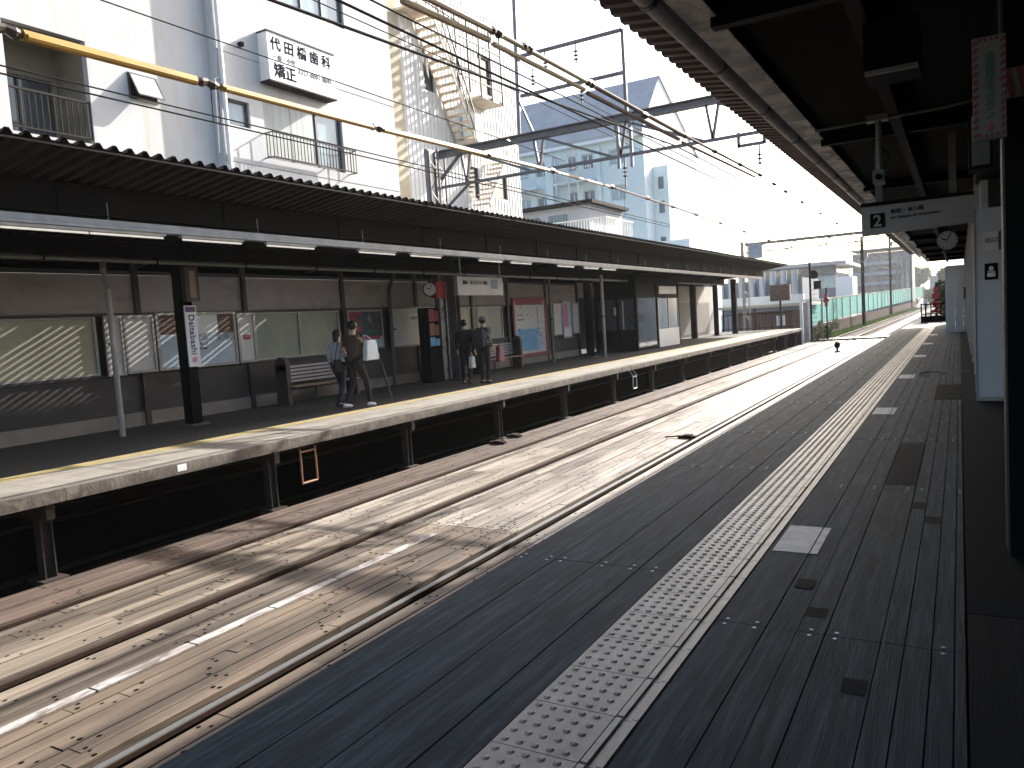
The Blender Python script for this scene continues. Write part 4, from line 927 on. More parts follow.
# ================================================================== BUILDING 2 (siding, external stair)
b2 = thing('stair_building', 'white corrugated siding building with external steel stair and beige end wall', 'building', (-18, 24, -1.3))
X3 = -16.65; ya, yb = 20.75, 30.5; yc = 22.4
fb = MB(); H2 = [(23.7-yc,24.35-yc,10.2,11.65),(23.6-yc,24.1-yc,5.5,7.1),(26.25-yc,27.05-yc,6.6,7.85),(28.5-yc,29.3-yc,6.8,7.8),(27.5-yc,28.5-yc,10.95,12.45)]
facade(fb, (X3,yc,0), u, yb-yc, -1.3, 14.2, H2, .12)
fb.quad((X3,yb,-1.3),(X3,yb,14.2),(-24,yb,14.2),(-24,yb,-1.3)); fb.quad((X3,ya,14.2),(-24,ya,14.2),(-24,yb,14.2),(X3,yb,14.2)); fb.build('wall', M_siding, b2)
r = MB(); k = 0
y = yc+.1
while y < yb:
    segs = [(-1.3, 14.2)]
    for h in H2:
        if h[0]-.03 < y-yc < h[1]+.03: segs = [q for s0, s1 in segs for q in ((s0, min(s1, h[2]-.03)), (max(s0, h[3]+.03), s1)) if q[1]-q[0] > .1]
    for s0, s1 in segs: r.box(X3,X3+.015,y-.02,y+.02,s0,s1)
    y += .24
r.build('siding_rib', M_siding, b2)
MB().quad((X3,ya,-1.3),(-24,ya,-1.3),(-24,ya,14.2),(X3,ya,14.2)).quad((X3,ya,-1.3),(X3,yc,-1.3),(X3,yc,14.2),(X3,ya,14.2)).build('end_wall', M_wall_b, b2)
for h in H2: window(b2, (X3,yc,0), u, *h, .08, M_glass, 0, .06)
# stair: straight flight from a top landing down to a lower landing
sx0, sx1_ = X3+.1, X3+.85
topY, topZ, lowY, lowZ = 23.4, 12.6, 25.5, 8.6
b = MB(); n = 16
for k in range(n):
    y = topY+(lowY-topY)*k/(n-1); z = topZ-(topZ-lowZ)*(k+.5)/n
    b.box(sx0,sx1_,y-.11,y+.11,z-.04,z)
b.build('tread', M_stair, b2)
b = MB()
for x in (sx0-.03, sx1_+.03): b.bar((x,topY-.1,topZ-.1),(x,lowY+.1,lowZ-.05),.05,.2)
b.build('stringer', M_stair, b2)
MB().box(X3,sx1_+.1,22.3,topY,topZ-.05,topZ+.03).build('top_landing', M_stair, b2)
MB().box(X3,sx1_+.15,lowY,lowY+1.3,lowZ-.12,lowZ-.0).build('lower_landing', M_stair, b2)
b = MB(); 
for k in range(7): y = 22.32+k*.17; b.box(sx1_+.07,sx1_+.09,y,y+.02,topZ+.03,topZ+1.0)
b.box(sx1_+.06,sx1_+.1,22.3,topY,topZ+1.0,topZ+1.04)
b.bar((sx1_+.08,topY,topZ+1.0),(sx1_+.08,lowY,lowZ+1.0),.05,.06).bar((sx1_+.08,topY,topZ+.35),(sx1_+.08,lowY,lowZ+.35),.04,.04)
for k in range(6): y = topY+(lowY-topY)*k/5; z = topZ+(lowZ-topZ)*k/5; b.box(sx1_+.07,sx1_+.095,y-.012,y+.012,z,z+1)
b.build('stair_railing', M_steel_br, b2)
# upper walkway grille to the right of the stair
b = MB()
for k in range(5): y = 24.6+k*.8; b.box(sx1_,sx1_+.06,y,y+.05,10.3+ (0 if k else 0),13.2)
b.box(sx1_,sx1_+.05,24.6,27.9,10.8,10.85).box(sx1_,sx1_+.05,24.6,27.9,12.2,12.25); b.build('stair_post', M_steel_br, b2)
MB().box(X3,sx1_,26.3,27.9,10.3,10.4).build('mid_landing', M_stair, b2)
b = MB(); n = 10
for k in range(n):
    y = 27.1-1.6*k/(n-1)+.9; z = lowZ-.3-2.0*k/(n-1); b.box(sx0,sx1_,y-.13,y+.13,z-.03,z)
b.build('lower_flight', M_stair, b2)
MB().bar((sx1_+.03,28.1,lowZ-.1),(sx1_+.03,26.3,lowZ-2.4),.05,.2).build('lower_stringer', M_stair, b2)
MB().box(X3+.05,X3+.6,26.0,26.6,lowZ,lowZ+1.15).build('water_tank', M_blue, b2)

# ================================================================== BUILDING 3 (pale blue)
b3 = thing('blue_apartment_building', 'pale blue apartment block with grey pitched roof and white balconies', 'building', (-27,66,-1.5))
fx0, fx1, fy, by = -35.5, -22.2, 62, 77
ez = 16.9; rz_ = 20.4
hs = []
for (zf) in (14.2, 11.2, 8.2, 5.2):
    for (a, b_) in ((1.4,2.6),(3.2,4.6),(6.3,7.3),(7.7,8.8),(10.2,11.6)): hs.append((a, b_, zf, zf+1.3))
fb = MB(); facade(fb, (fx0,fy,0), (1,0,0), fx1-fx0, -1.5, ez, hs, .25)
fb.build('wall', M_blue, b3)
MB().quad((fx1,fy,-1.5),(fx1,by,-1.5),(fx1,by,ez),(fx1,fy,ez)).build('side_wall', M_bluegab, b3)
g = MB(); my = (fy+by)/2-1; g.v = [(fx1,fy,ez),(fx1,by,ez),(fx1,my-2.0,rz_+1.6)]; g.f = [(0,1,2)]; g.build('gable', M_bluegab, b3)
rf = MB(); ry = my-2.0; rzz = rz_+1.6
rf.quad((fx0,fy-.5,ez-.25),(fx1+.15,fy-.5,ez-.25),(fx1+.15,ry,rzz),(fx0,ry,rzz)); rf.quad((fx0,ry,rzz+.001),(fx1+.15,ry,rzz+.001),(fx1+.15,by+.5,ez-.3),(fx0,by+.5,ez-.3)); rf.quad((fx0,fy-.5,ez-.5),(fx1+.15,fy-.5,ez-.5),(fx1+.15,fy-.5,ez-.25),(fx0,fy-.5,ez-.25))
rf.build('roof', M_roof_gr, b3)
MB().box(fx0,fx1+.15,fy-.6,fy-.02,ez-.75,ez-.5).build('eave_band', M_bluegab, b3)
for h in hs: window(b3, (fx0,fy,0), (1,0,0), *h, .15, M_glass_l if h[0] in (1.4, 10.2) else M_glass, 1, .1, mf=M_rail_w)
for zf in (13.2, 10.2, 7.2, 4.2):
    for (a, b_) in ((-35.0,-31.6),(-30.0,-26.4)):
        s = MB().box(a,b_,fy-1.3,fy-.003,zf-.15,zf).build('balcony', M_bluegab, b3)
        r = MB().box(a,b_,fy-1.3,fy-1.25,zf+1.0,zf+1.06)
        n = int((b_-a)/.22)
        for k in range(n+1): x = a+(b_-a-.05)*k/n; r.box(x,x+.05,fy-1.29,fy-1.26,zf,zf+1.0)
        r.build('balcony_railing', M_rail_w, s)
MB().box(-30.9,-30.2,fy-.9,fy-.1,3,15.6).box(-26.2,-25.9,fy-.6,fy-.004,3,15.8).build('pier', M_blue, b3)
t_ = MB()
for x in (-29.6,-28.4,-27.6): t_.box(x,x+.1,fy-1.6,fy-1.5,2,15.4)
for z in (4.2,5.2,7.2,8.2,10.2,11.2,13.2,14.2,15.3): t_.box(-29.6,-27.5,fy-1.6,fy-1.5,z-.04,z+.04)
t_.build('escape_frame', M_rail_w, b3)
for x in (-33.5,-29.3,-26.2):
    d = MB().box(x-.6,x+.6,fy+.9,fy+2.6,ez,ez+1.4).build('dormer', M_bluegab, b3); MB().box(x-.45,x+.45,fy+.86,fy+.9,ez+.35,ez+1.2).build('dormer_window', M_glass, d)
# stepped side volume to the right
MB().box(-22.19,-20.9,64,69,-1.5,13.9).build('stair_tower', M_blue, b3); MB().box(-22.19,-19.2,63.6,73,-1.5,7.6).build('side_volume', M_bluegab, b3)
w_ = MB()
for z in (4,7,10,12): w_.box(-21.75,-21.3,63.95,63.99,z,z+1.0)
w_.build('window_slit', M_glass, b3)
# small white house with balcony in front of the blue block
h4 = thing('small_house', 'small white house with white roof terrace railing below the blue block', 'house', (-20,42,-1.5))
MB().box(-24.5,-16.6,40,46,-1.5,6.0).build('wall', M_siding, h4)
MB().box(-22.5,-18.0,40.9,45.8,6.0,8.0).build('upper_storey', M_aptw, h4); MB().box(-23,-17.6,40.4,46,8.0,8.18).build('roof', M_steel_dk, h4)
for (a, b_) in ((-22.2,-21.2),(-20.6,-19.4)): MB().box(a,b_,40.85,40.897,6.4,7.6).build('window', M_glass, h4)
r = MB().box(-20.5,-16.6,39.95,40.0,7.0,7.06)
for k in range(24): x = -20.5+3.85*k/23; r.box(x,x+.04,39.96,39.99,6.0,7.0)
r.box(-16.66,-16.6,40,44,7.0,7.06)
for k in range(16): y = 40+4*k/16; r.box(-16.65,-16.61,y,y+.04,6.0,7.0)
r.build('terrace_railing', M_rail_w, h4)
for z in (2.4,): MB().box(-21,-19.4,39.95,39.997,z,z+1.3).build('window', M_glass, h4)

# ================================================================== beyond the platform end
t = thing('finned_building', 'building front with tall white vertical fins beyond the far canopy end', 'building', (-16,78,-1.5))
MB().box(-30,-13.2,80,90,-1.5,4.2).build('wall', M_apt, t)
for k in range(9): x = -22+k*1.02; MB().tube([(x,79.6,2.6),(x,79.6,5.0)], .3, 10).build('fin', M_aptw, t)
MB().box(-30,-13.0,79,80,1.6,2.6).build('band', M_wall_w, t)
t = thing('trackside_shed', 'low brown shed with pale canopy roof at the end of the far platform', 'shed', (-12.5,64,-1.5))
MB().box(-16,-10.6,64,68,-1.5,1.2).build('wall', mat('shed_brown', (.16,.09,.075), (.1,.06,.05), .8), t); MB().box(-17,-9.9,62.6,68.4,1.5,1.72).build('roof', M_wall_b, t)
b = MB()
for x in (-16.5,-14,-12,-10.2): b.box(x-.06,x+.06,62.8,62.92,-1.5,1.5)
b.build('post', M_steel_dk, t); MB().box(-12.6,-11.9,63.95,63.99,.0,.8).build('notice', M_sign_w, t)
t = thing('gate_frame', 'bright white gate frame standing right at the far platform end', 'gate', (-9.5,57.6,-1.3))
MB().box(-9.75,-9.55,57.6,57.75,-1.3,1.75).box(-9.2,-9.0,57.6,57.75,-1.3,1.75).box(-9.75,-9.0,57.6,57.75,1.75,1.9).build('frame', M_sign_w, t); MB().box(-9.5,-9.25,57.65,57.7,-1.2,1.6).build('leaf', M_frame, t)
t = thing('platform_end_fence', 'low dark railing across the end of the far platform', 'fence', (-11.5,53.6,0))
b = MB()
for k in range(12): x = -14.2+k*.42; b.box(x,x+.04,53.6,53.64,0,1.1)
b.build('post', M_steel_dk, t); MB().box(-14.2,-9.5,53.6,53.64,1.1,1.15).box(-14.2,-9.5,53.6,53.64,.15,.19).build('rail', M_steel_dk, t)
t = thing('platform_cabinet', 'brown box cabinet on a post at the far platform end', 'cabinet', (-10.6,55,0)); MB().box(-11.2,-9.9,55.0,55.5,1.9,3.0).build('box', M_pbrown, t); MB().box(-10.62,-10.5,55.1,55.2,-1.3,1.9).build('pole', M_steel_dk, t)
tf = thing('teal_fence', 'long teal netted fence on a wall along the left of the tracks', 'fence', (-10.4,150,-1.2))
def slab(mb, xa, ya_, xb, yb_, z0, z1, z2=None, z3=None, th=.1):
    n = len(mb.v); z2 = z0 if z2 is None else z2; z3 = z1 if z3 is None else z3
    mb.v += [(xa,ya_,z0),(xb,yb_,z2),(xb,yb_,z3),(xa,ya_,z1),(xa-th,ya_,z0),(xb-th,yb_,z2),(xb-th,yb_,z3),(xa-th,ya_,z1)]
    mb.f += [(0+n,1+n,2+n,3+n),(7+n,6+n,5+n,4+n),(3+n,2+n,6+n,7+n),(n,4+n,5+n,1+n),(n,3+n,7+n,4+n),(1+n,5+n,6+n,2+n)]; return mb
slab(MB(), -10.2, 64, -11.5, 340, -.1, 1.78, 1.6, 5.4).build('net', M_teal, tf)
for k in range(40): y = 64+k*6.9; f_ = (y-64)/276; x = -10.2-1.3*f_+.04; MB().box(x,x+.07,y,y+.08,-1.2,1.8+3.6*f_).build('post', M_post_gr, tf); slab(MB(), -10.18, 64, -11.48, 340, 1.78, 1.86, 5.4, 5.55, .14).build('top_rail', M_frame, tf)
wf = thing('wooden_fence', 'low brown wooden board fence below the teal fence', 'fence', (-9.9,150,-1.2))
b = MB()
for k in range(520):
    y = 58+k*.36; f_ = (y-58)/190; x = -9.3-1.2*min(1,f_); h = -.05+.5*f_+random.uniform(-.05,.05); b.box(x,x+.03,y,y+.31,-1.3,h)
b.build('board', M_fence_br, wf)
# weeds
g = MB(); rr = random.Random(11)
for k in range(14000):
    y = 62+ (rr.random()**1.6)*150; x = -9.3+rr.uniform(-.6,1.0)*(.7+y/160) -(y-62)*.004; h = rr.uniform(.08,.4); a = rr.uniform(0,6.28); w2 = .03+.0006*y; dx, dy = math.cos(a)*w2, math.sin(a)*w2; n = len(g.v)
    g.v += [(x-dx,y-dy,-1.25),(x+dx,y+dy,-1.25),(x+rr.uniform(-.12,.12),y,-1.2+h)]; g.f.append((n,n+1,n+2))
tag(g.build('grass', M_grass), 'grass and weeds growing beside the ballast along the fence', 'grass', kind='stuff')
def bush(c, r, h, n, m, lab, name='bush', cat='bush', leaf=.09, trunk=True):
    t = thing(name, lab, cat, (c[0],c[1],c[2])); rr = random.Random(int(c[1]*10)); L_ = MB()
    cl = [(rr.uniform(-r,r)*.7, rr.uniform(-r,r)*.7, rr.uniform(.25,.95)*h, rr.uniform(.25,.5)*r) for _ in range(9)]
    for k in range(n):
        q = cl[k % 9]; p = Vector((rr.gauss(0,1),rr.gauss(0,1),rr.gauss(0,1))).normalized()*q[3]*rr.random()**.4
        p = Vector(c)+Vector((q[0],q[1],q[2]))+p; d = Vector((rr.uniform(-1,1),rr.uniform(-1,1),rr.uniform(-1,1))).normalized()*leaf; e_ = d.orthogonal().normalized()*leaf*.6
        k0 = len(L_.v); L_.v += [tuple(p-d),tuple(p+e_),tuple(p+d),tuple(p-e_)]; L_.f.append((k0,k0+1,k0+2,k0+3))
    L_.build('crown', m, t)
    s = MB()
    for q in cl: s.tube([c, (c[0]+q[0]*.4,c[1]+q[1]*.4,c[2]+q[2]*.5), (c[0]+q[0],c[1]+q[1],c[2]+q[2])], [.05*r+.015,.03*r+.01,.01], 5)
    s.build('trunk', M_bark, t); return t
bush((-8.7,57.9,-1.2), .55, 1.6, 900, M_leaf_y, 'yellowish weedy shrub at the end of the far platform', 'shrub', 'shrub', .06)
bush((-8.5,61.5,-1.2), .9, 1.3, 900, M_leaf, 'green shrub behind the red signal beside the wooden fence', 'shrub', 'shrub', .07)
bush((-.5,55.5,-1.2), 1.0, 3.8, 2600, M_leaf, 'dark green bush behind the end railing of the near platform', 'bush', 'bush', .09)
bush((.6,60,-1.2), 1.5, 4.6, 2600, M_leaf, 'tall dark tree behind the hoarding at the near platform end', 'tree', 'tree', .12)
bush((-3.6,240,-1), 4.5, 9, 2600, M_leaf, 'rounded distant tree at the end of the tracks', 'tree', 'tree', .5)
bush((-14.0,330,-1), 6, 13, 2600, M_leaf, 'distant tree behind the grey apartment block', 'tree', 'tree', .6)

# grey apartment block far behind
ap = thing('apartment_block', 'distant grey five storey apartment block behind the teal fence', 'building', (-20,245,-1.5))
ax0, ax1, ay = -26.0, -11.0, 240
hs = []
for k in range(5):
    for j in range(4): hs.append((.8+j*3.0, 3.2+j*3.0, -.5+1.6+k*2.75, -.5+3.3+k*2.75))
fb = facade(MB(), (ax0,ay,0), (1,0,0), 13, -1.5, 14.6, hs, .9); fb.box(ax0+13.01,ax1,ay-1.5,ay+14,-1.5,15.4); fb.box(ax0,ax0+13,ay+1.0,ay+14,-1.5,14.6)
fb.build('wall', M_apt, ap)
for h in hs:
    MB().box(ax0+h[0],ax0+h[1],ay+.86,ay+.9,h[2],h[3]).build('window', M_glass, ap)
for k in range(5): MB().box(ax0,ax0+13,ay-1.1,ay-.02,.1+k*2.75,1.05+k*2.75).build('balcony', M_aptw, ap)
MB().box(ax0-.3,ax1+.3,ay-1.6,ay+14,15.4,15.7).build('roof', M_aptw, ap)
for j in range(3): MB().box(ax1-3.9+j*1.2,ax1-3.3+j*1.2,ay-1.56,ay-1.51,2,13).build('window_strip', M_glass, ap)
t = thing('station_hall', 'wide grey flat roofed hall with overhanging roof beyond the signals', 'building', (-28,150,-1.5))
MB().box(-34,-19.0,150,170,-1.5,7.0).build('wall', M_apt, t); MB().box(-35,-17.0,147,171,8.2,8.8).build('roof', M_roof_gr, t); MB().box(-33,-19,149.9,149.99,4.2,6.4).build('window_strip', M_glass_l, t); MB().box(-19.0,-16.2,149,156,1.5,6.0).build('white_annex', M_sign_w, t)
MB().box(-34,-19,151,169,7.0,8.2).build('clerestory', M_glass, t)
for (x0, x1, y, z, m, rm, lb) in ((-9.5,-4.5,330,9,M_aptw,M_roof_gr,'distant pale house at the very end of the tracks'),(-2,6,200,8,M_apt,M_roof_gr,'distant grey house right of the tracks'),(-70,-38,120,11,M_aptw,M_roof_gr,'pale block left of the flat roofed hall'),(-44,-34,88,12,M_wall_b,M_roof_gr,'beige block behind the finned building'),(8,22,90,9,M_wall_w,M_roof_gr,'white house behind the near station wall')):
    t = thing('house', lb, 'house', ((x0+x1)/2,y,-1.5)); W = x1-x0
    hh = [(W*(.08+.3*i), W*(.08+.3*i)+W*.16, zz, zz+1.3) for i in range(3) for zz in [.5+2.8*j for j in range(int(z/3))]]
    fb = facade(MB(), (x0,y,0), (1,0,0), W, -1.5, z, hh, .2); fb.quad((x1,y,-1.5),(x1,y+9,-1.5),(x1,y+9,z),(x1,y,z)); fb.quad((x0,y+9,-1.5),(x0,y,-1.5),(x0,y,z),(x0,y+9,z)); fb.quad((x0,y+9,-1.5),(x0,y+9,z),(x1,y+9,z),(x1,y+9,-1.5)); fb.build('wall', m, t)
    for h in hh: window(t, (x0,y,0), (1,0,0), *h, .12, M_glass, 1, .08, mf=M_rail_w)
    r = MB(); r.v = [(x0-.4,y-.5,z),(x1+.4,y-.5,z),(x1+.4,y+9.5,z),(x0-.4,y+9.5,z),(x0-.4,y+4.5,z+2),(x1+.4,y+4.5,z+2)]; r.f = [(0,1,5,4),(2,3,4,5),(0,4,3),(1,2,5),(0,3,2,1)]; r.build('roof', rm, t)

# ================================================================== PEOPLE
def skin(name, verts, edges, radii, m, parent, root=0, sub=2):
    me = bpy.data.meshes.new(name); me.from_pydata(verts, edges, []); o = bpy.data.objects.new(name, me); C.objects.link(o)
    md = o.modifiers.new('skin', 'SKIN'); md.use_smooth_shade = True
    if not me.skin_vertices: pass
    dat = me.skin_vertices[0].data
    for i, r in enumerate(radii): dat[i].radius = (r, r) if not isinstance(r, tuple) else r; dat[i].use_root = (i == root)
    s = o.modifiers.new('sub', 'SUBSURF'); s.levels = sub; s.render_levels = sub
    dg = bpy.context.evaluated_depsgraph_get(); dg.update(); nm_ = bpy.data.meshes.new_from_object(o.evaluated_get(dg)); bpy.data.objects.remove(o)
    nm_.materials.clear(); nm_.materials.append(m); nm_.name = name
    for f in nm_.polygons: f.use_smooth = True
    r = bpy.data.objects.new(name, nm_); C.objects.link(r); r.parent = parent; return r
def chain(V, E, Rr, pts, start=None):
    prev = start
    for p, r in pts:
        V.append(p); Rr.append(r); i = len(V)-1
        if prev is not None: E.append((prev, i))
        prev = i
    return prev
def person(lab, loc, rz, H, pose, top_m, pant_m, shoe_m, hair_m, sleeve=.6, long_hair=False, skirt=False, hat=None):
    t = thing('person', lab, 'person', loc); k = H/1.7
    S = lambda p: (p[0]*k, p[1]*k, p[2]*k)
    J = dict(pelvis=(0,0,.93), belly=(0.01,0,1.08), chest=(0.0,0,1.27), neckb=(-.005,0,1.42), neck=(.01,0,1.48), head=(.03,0,1.58), crown=(.025,0,1.64),
        shL=(0,.185,1.38), shR=(0,-.185,1.38), elL=(-.03,.21,1.12), elR=(-.03,-.21,1.12), wrL=(.06,.22,.90), wrR=(.06,-.22,.90),
        hiL=(0,.085,.90), hiR=(0,-.085,.90), knL=(.02,.09,.5), knR=(.02,-.09,.5), anL=(-.02,.09,.08), anR=(-.02,-.09,.08)); J.update(pose)
    # body: one continuous skin
    V, E, Rr = [], [], []
    V.append(S(J['pelvis'])); Rr.append(.105*k)
    c = chain(V, E, Rr, [(S(J['belly']), .10*k), (S(J['chest']), .115*k)], 0)
    nb = chain(V, E, Rr, [(S(J['neckb']), .06*k), (S(J['neck']), .048*k)], c)
    h1 = chain(V, E, Rr, [(S((J['head'][0]+.012, J['head'][1], J['head'][2]-.035)), .068*k), (S(J['head']), .086*k), (S(J['crown']), .075*k)], nb)
    for s_ in 'LR':
        sh, el, wr = J['sh'+s_], J['el'+s_], J['wr'+s_]
        w_ = chain(V, E, Rr, [(S(sh), .052*k), (S(el), .037*k), (S(wr), .025*k)], c)
        d = (Vector(wr)-Vector(el)).normalized(); pal = Vector(wr)+d*.06
        pi = chain(V, E, Rr, [(S(tuple(pal)), .028*k)], w_)
        sd_ = Vector((1,0,0)) - d*d.x; sd_.normalize(); nn = d.cross(sd_)
        for j, (off, ln) in enumerate(((-.03,.055),(-.01,.07),(.01,.075),(.03,.065))):
            b0 = pal+d*.02+sd_*off; chain(V, E, Rr, [(S(tuple(b0+d*.015)), .0095*k), (S(tuple(b0+d*ln*.6+nn*.008)), .0085*k), (S(tuple(b0+d*ln+nn*.025)), .007*k)], pi)
        chain(V, E, Rr, [(S(tuple(pal-d*.01+sd_*.035)), .011*k), (S(tuple(pal+d*.035+sd_*.055)), .009*k)], pi)
        hi, kn, an = J['hi'+s_], J['kn'+s_], J['an'+s_]
        a_ = chain(V, E, Rr, [(S(hi), .078*k), (S(kn), .052*k), (S(an), .036*k)], 0)
    body = skin('body', V, E, Rr, M_skin, t)
    # face details and ears joined to the head as small parts
    hx, hy, hz = S(J['head'])
    MB().ball((hx+.088*k,hy+.03*k,hz+.012*k), .009, n=8, m=5).ball((hx+.088*k,hy-.03*k,hz+.012*k), .009, n=8, m=5).build('eyes', M_hair, t).location = (0,0,0)
    nz = MB().ball((hx+.098*k,hy,hz-.012*k), .013, .02, 8, 5).ball((hx,hy+.088*k,hz-.005), .012, .028, 8, 5).ball((hx,hy-.088*k,hz-.005), .012, .028, 8, 5); q = nz.build('nose_and_ears', M_skin, t)
    # hair
    L_ = MB(); n0 = 14; m0 = 9
    hr = MB().ball((hx-.018*k,hy,hz+.03*k), .098*k, .096*k, 16, 10)
    hr.v = [(x_ if not (x_ > hx+.05*k and z_ < hz+.04*k) else hx+.03*k, y_, z_ if z_ > hz-.05*k or x_ < hx-.02*k else hz-.05*k) for x_, y_, z_ in hr.v]
    if long_hair: hr.ball((hx-.055*k,hy,hz-.06*k), .07*k, .11*k, 12, 8)
    hr.build('hair', hair_m, t, True)
    if hat: MB().ball((hx-.005*k,hy,hz+.05*k), .108*k, .09*k, 16, 10).tube([(hx,hy,hz+.035*k),(hx,hy,hz+.045*k)], [.14*k,.12*k], 16).build('hat', hat, t, True)
    # top
    V, E, Rr = [], [], []; V.append(S(J['chest'])); Rr.append((.165*k,.14*k))
    chain(V, E, Rr, [(S(J['belly']), (.15*k,.13*k)), (S(J['pelvis']), (.15*k,.135*k)), (S((J['pelvis'][0],J['pelvis'][1],J['pelvis'][2]-.05)), .13*k)], 0)
    chain(V, E, Rr, [(S((J['neckb'][0],0,1.41)), .07*k)], 0)
    for s_ in 'LR':
        sh, el, wr = Vector(J['sh'+s_]), Vector(J['el'+s_]), Vector(J['wr'+s_])
        pts = [(S(tuple(sh)), .066*k), (S(tuple(el)), .052*k)]
        if sleeve >= 1: pts.append((S(tuple(wr.lerp(el, .08))), .036*k))
        else: pts[-1] = (S(tuple(sh.lerp(el, sleeve+.2))), .055*k)
        chain(V, E, Rr, pts, 0)
    skin('top', V, E, Rr, top_m, t)
    # trousers
    V, E, Rr = [], [], []; V.append(S(J['pelvis'])); Rr.append(.122*k)
    for s_ in 'LR':
        an = Vector(J['an'+s_]); kn = Vector(J['kn'+s_]); chain(V, E, Rr, [(S(J['hi'+s_]), .098*k), (S(tuple(kn)), .070*k), (S(tuple(an+Vector((0,0,.0)))), .052*k)], 0)
    skin('trousers', V, E, Rr, pant_m, t)
    for s_ in 'LR':
        ax, ay_, az = S(J['an'+s_]); tz = max(.0, az-.08*k)
        b = MB(); b.tube([(ax-.09*k,ay_,tz+.042),(ax-.05*k,ay_,tz+.05),(ax+.03*k,ay_,tz+.045),(ax+.12*k,ay_,tz+.034),(ax+.17*k,ay_,tz+.028)], [.025,.045,.042,.036,.014], 10)
        b.v = [(x_, y_, max(z_, tz+.0)) for x_, y_, z_ in b.v]; b.build('shoe', shoe_m, t, True)
    # MB.build subtracted the root location; parts here are modelled in local space
    for o in [o for o in bpy.data.objects if o.parent == t and o.name.split('.')[0] in ('eyes','nose_and_ears','hair','hat','shoe')]:
        for v in o.data.vertices: v.co += Vector(loc)
    t.rotation_euler = (0,0,rz); return t
M_brownshirt = mat('brown_shirt', (.10,.062,.045), (.075,.047,.035), .85, scale=(8,8,8)); M_greytop = mat('grey_white_top', (.5,.5,.55), (.4,.4,.45), .85, scale=(8,8,8))
M_dkpants = mat('dark_trousers', (.025,.02,.024), None, .9); M_jeans = mat('dark_jeans', (.035,.04,.06), None, .9); M_whiteshoe = mat('white_shoe', (.7,.7,.7), None, .6); M_dkshoe = mat('dark_shoe', (.03,.03,.03), None, .6)
M_bagw = mat('white_bag', (.6,.66,.68), (.5,.55,.58), .6, scale=(6,6,6)); M_bagk = mat('black_bag', (.02,.02,.022), None, .6); M_blacktop = mat('black_jacket', (.02,.02,.022), None, .9)
def check():
    m = bpy.data.materials.new('plaid_shirt'); m.use_nodes = True; N = m.node_tree.nodes; L = m.node_tree.links; b = N['Principled BSDF']; tc = N.new('ShaderNodeTexCoord')
    outs = []
    for ax in ('X','Z'):
        wv = N.new('ShaderNodeTexWave'); wv.bands_direction = ax; wv.inputs['Scale'].default_value = 5; wv.inputs['Distortion'].default_value = .4; L.new(tc.outputs['Object'], wv.inputs[0]); outs.append(wv)
    mx = N.new('ShaderNodeMix'); mx.data_type = 'RGBA'; mx.blend_type = 'MULTIPLY'; mx.inputs[0].default_value = .85; L.new(outs[0].outputs[0], mx.inputs[6]); L.new(outs[1].outputs[0], mx.inputs[7])
    mm = N.new('ShaderNodeMix'); mm.data_type = 'RGBA'; L.new(mx.outputs[2], mm.inputs[0]); mm.inputs[6].default_value = (.055,.05,.05,1); mm.inputs[7].default_value = (.4,.36,.33,1); L.new(mm.outputs[2], b.inputs['Base Color']); b.inputs['Roughness'].default_value = .9
    return m
M_plaid = check()
HEAD = math.pi/2   # facing +Y, along the platform
p1 = person('person in pale grey top and dark trousers walking behind the brown shirted one', (-11.40,12.36,0), HEAD, 1.66,
    dict(knL=(.14,.09,.5), anL=(.14,.09,.08), knR=(-.02,-.09,.48), anR=(-.16,-.08,.12), wrR=(.1,-.2,.95), elL=(-.08,.2,1.13), wrL=(-.02,.22,.92)), M_greytop, M_jeans, M_dkshoe, M_hair, 1.0, True)
p2 = person('person in brown shirt and white shoes striding along the far platform', (-10.92,12.32,0), HEAD, 1.82,
    dict(knL=(.02,.09,.49), anL=(-.22,.09,.10), knR=(.2,-.09,.52), anR=(.27,-.09,.08), elR=(.14,-.21,1.15), wrR=(.36,-.2,1.05), elL=(-.05,.22,1.12), wrL=(.1,.22,.93)), M_brownshirt, M_dkpants, M_whiteshoe, M_hair, .6, False)
p3 = person('person in black jacket standing beside the plaid shirted one', (-11.66,17.62,0), HEAD+.35, 1.74,
    dict(wrR=(.1,-.24,.86)), M_blacktop, M_dkpants, M_dkshoe, M_hair, 1.0, False)
p4 = person('person in plaid shirt and grey cap with a backpack', (-11.05,17.62,0), HEAD-.1, 1.78,
    dict(elR=(-.08,-.25,1.14), wrR=(.02,-.27,.9)), M_plaid, M_dkpants, M_dkshoe, M_hair, 1.0, False, hat=mat('grey_hat', (.22,.21,.2), None, .9))
def bag(c, w_, h, d, m, lab, name='shoulder_bag', cat='bag', strap=None):
    t = thing(name, lab, cat, c); b = MB().box(c[0]-d/2,c[0]+d/2,c[1]-w_/2,c[1]+w_/2,c[2],c[2]+h)
    b.v = [(x_, c[1]+(y_-c[1])*(1 if z_ < c[2]+h*.5 else .72), z_) for x_, y_, z_ in b.v]; o = b.build('pouch', m, t)
    md = o.modifiers.new('bevel', 'BEVEL'); md.width = min(w_, h, d)*.25; md.segments = 3
    s = strap or [(c[0],c[1]-w_*.25,c[2]+h),(c[0],c[1],c[2]+h+.18),(c[0],c[1]+w_*.25,c[2]+h)]
    MB().tube(s, .009, 6).build('strap', m, t); return t
bag((-10.62,12.5,.98), .42, .42, .12, M_bagw, 'large white bag under the arm of the brown shirted person', strap=[(-10.62,12.4,1.38),(-10.68,12.36,1.5),(-10.68,12.45,1.5),(-10.62,12.6,1.38)])
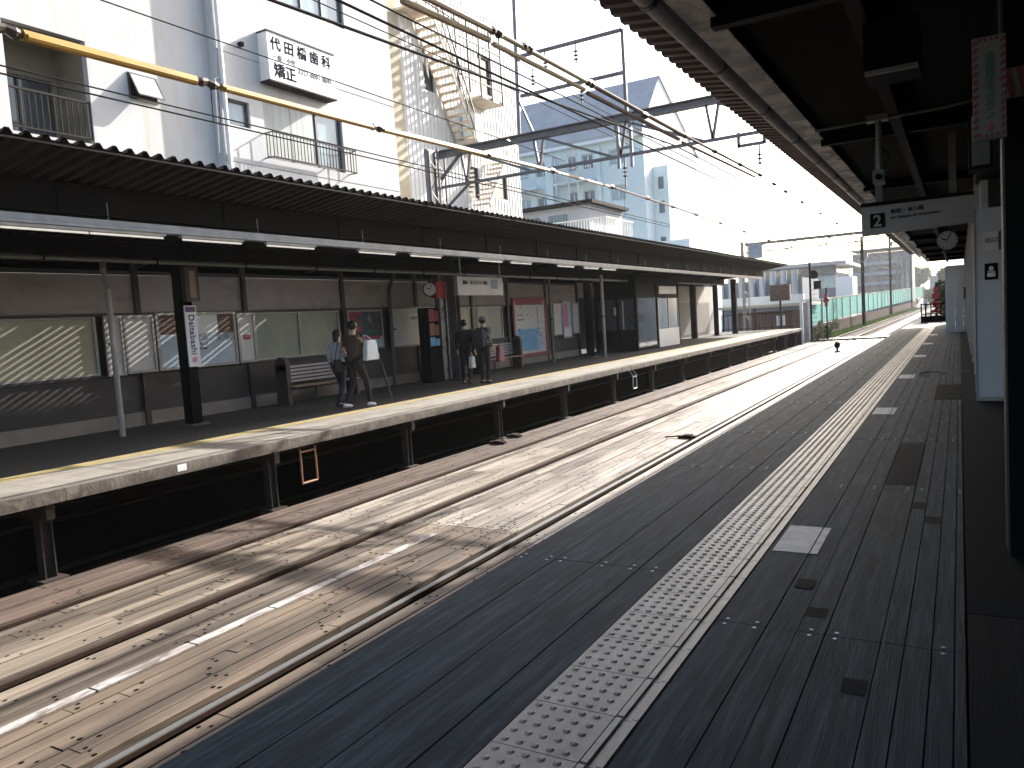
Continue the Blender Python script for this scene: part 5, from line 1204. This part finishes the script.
bag((-11.12,12.02,.78), .22, .26, .1, M_bagk, 'black shoulder bag at the hip of the pale topped walker', strap=[(-11.12,11.95,1.0),(-11.24,12.2,1.4),(-11.12,12.1,1.0)])
bag((-11.38,17.5,.42), .24, .32, .1, M_bagw, 'white carrier bag held by the person in black', 'carrier_bag', strap=[(-11.38,17.44,.74),(-11.42,17.55,.84),(-11.38,17.56,.74)])
bag((-10.70,17.85,.55), .3, .42, .12, mat('maroon_bag', (.14,.04,.06), None, .7), 'dark red bag hanging beside the plaid shirted person', strap=[(-10.70,17.8,.97),(-10.76,17.85,1.06),(-10.70,17.92,.97)])
t = thing('backpack', 'dark grey backpack worn by the plaid shirted person', 'backpack', (-11.05,17.4,1.0))
o = MB().box(-11.22,-10.88,17.30,17.47,.98,1.44).build('pack', mat('backpack_grey', (.045,.045,.05), None, .8), t); md = o.modifiers.new('bevel', 'BEVEL'); md.width = .05; md.segments = 3
MB().tube([(-10.95,17.47,1.4),(-10.95,17.62,1.50),(-10.95,17.76,1.3)], .014, 6).build('strap', M_bagk, t)
t = thing('umbrella', 'black folded umbrella held like a cane by the brown shirted person', 'umbrella', (-10.7,13.2,0))
MB().tube([(-10.70,13.2,.03),(-10.70,12.92,.85)], [.008,.03], 8).build('canopy', M_bagk, t); MB().tube([(-10.70,12.92,.85),(-10.70,12.83,1.1),(-10.70,12.78,1.14),(-10.70,12.74,1.1)], .011, 8).build('handle', M_bagk, t)

# ================================================================== air
hz = MB().box(-650, 650, -260, 1250, -2.5, 26).build('haze', bpy.data.materials.new('haze_air')); hz['kind'] = 'stuff'
hm = hz.data.materials[0]; hm.use_nodes = True; hm.node_tree.nodes.clear()
pv = hm.node_tree.nodes.new('ShaderNodeVolumePrincipled'); pv.inputs['Color'].default_value = (.95,.97,1,1); pv.inputs['Density'].default_value = .00028; pv.inputs['Anisotropy'].default_value = .3
ho = hm.node_tree.nodes.new('ShaderNodeOutputMaterial'); hm.node_tree.links.new(pv.outputs[0], ho.inputs['Volume'])
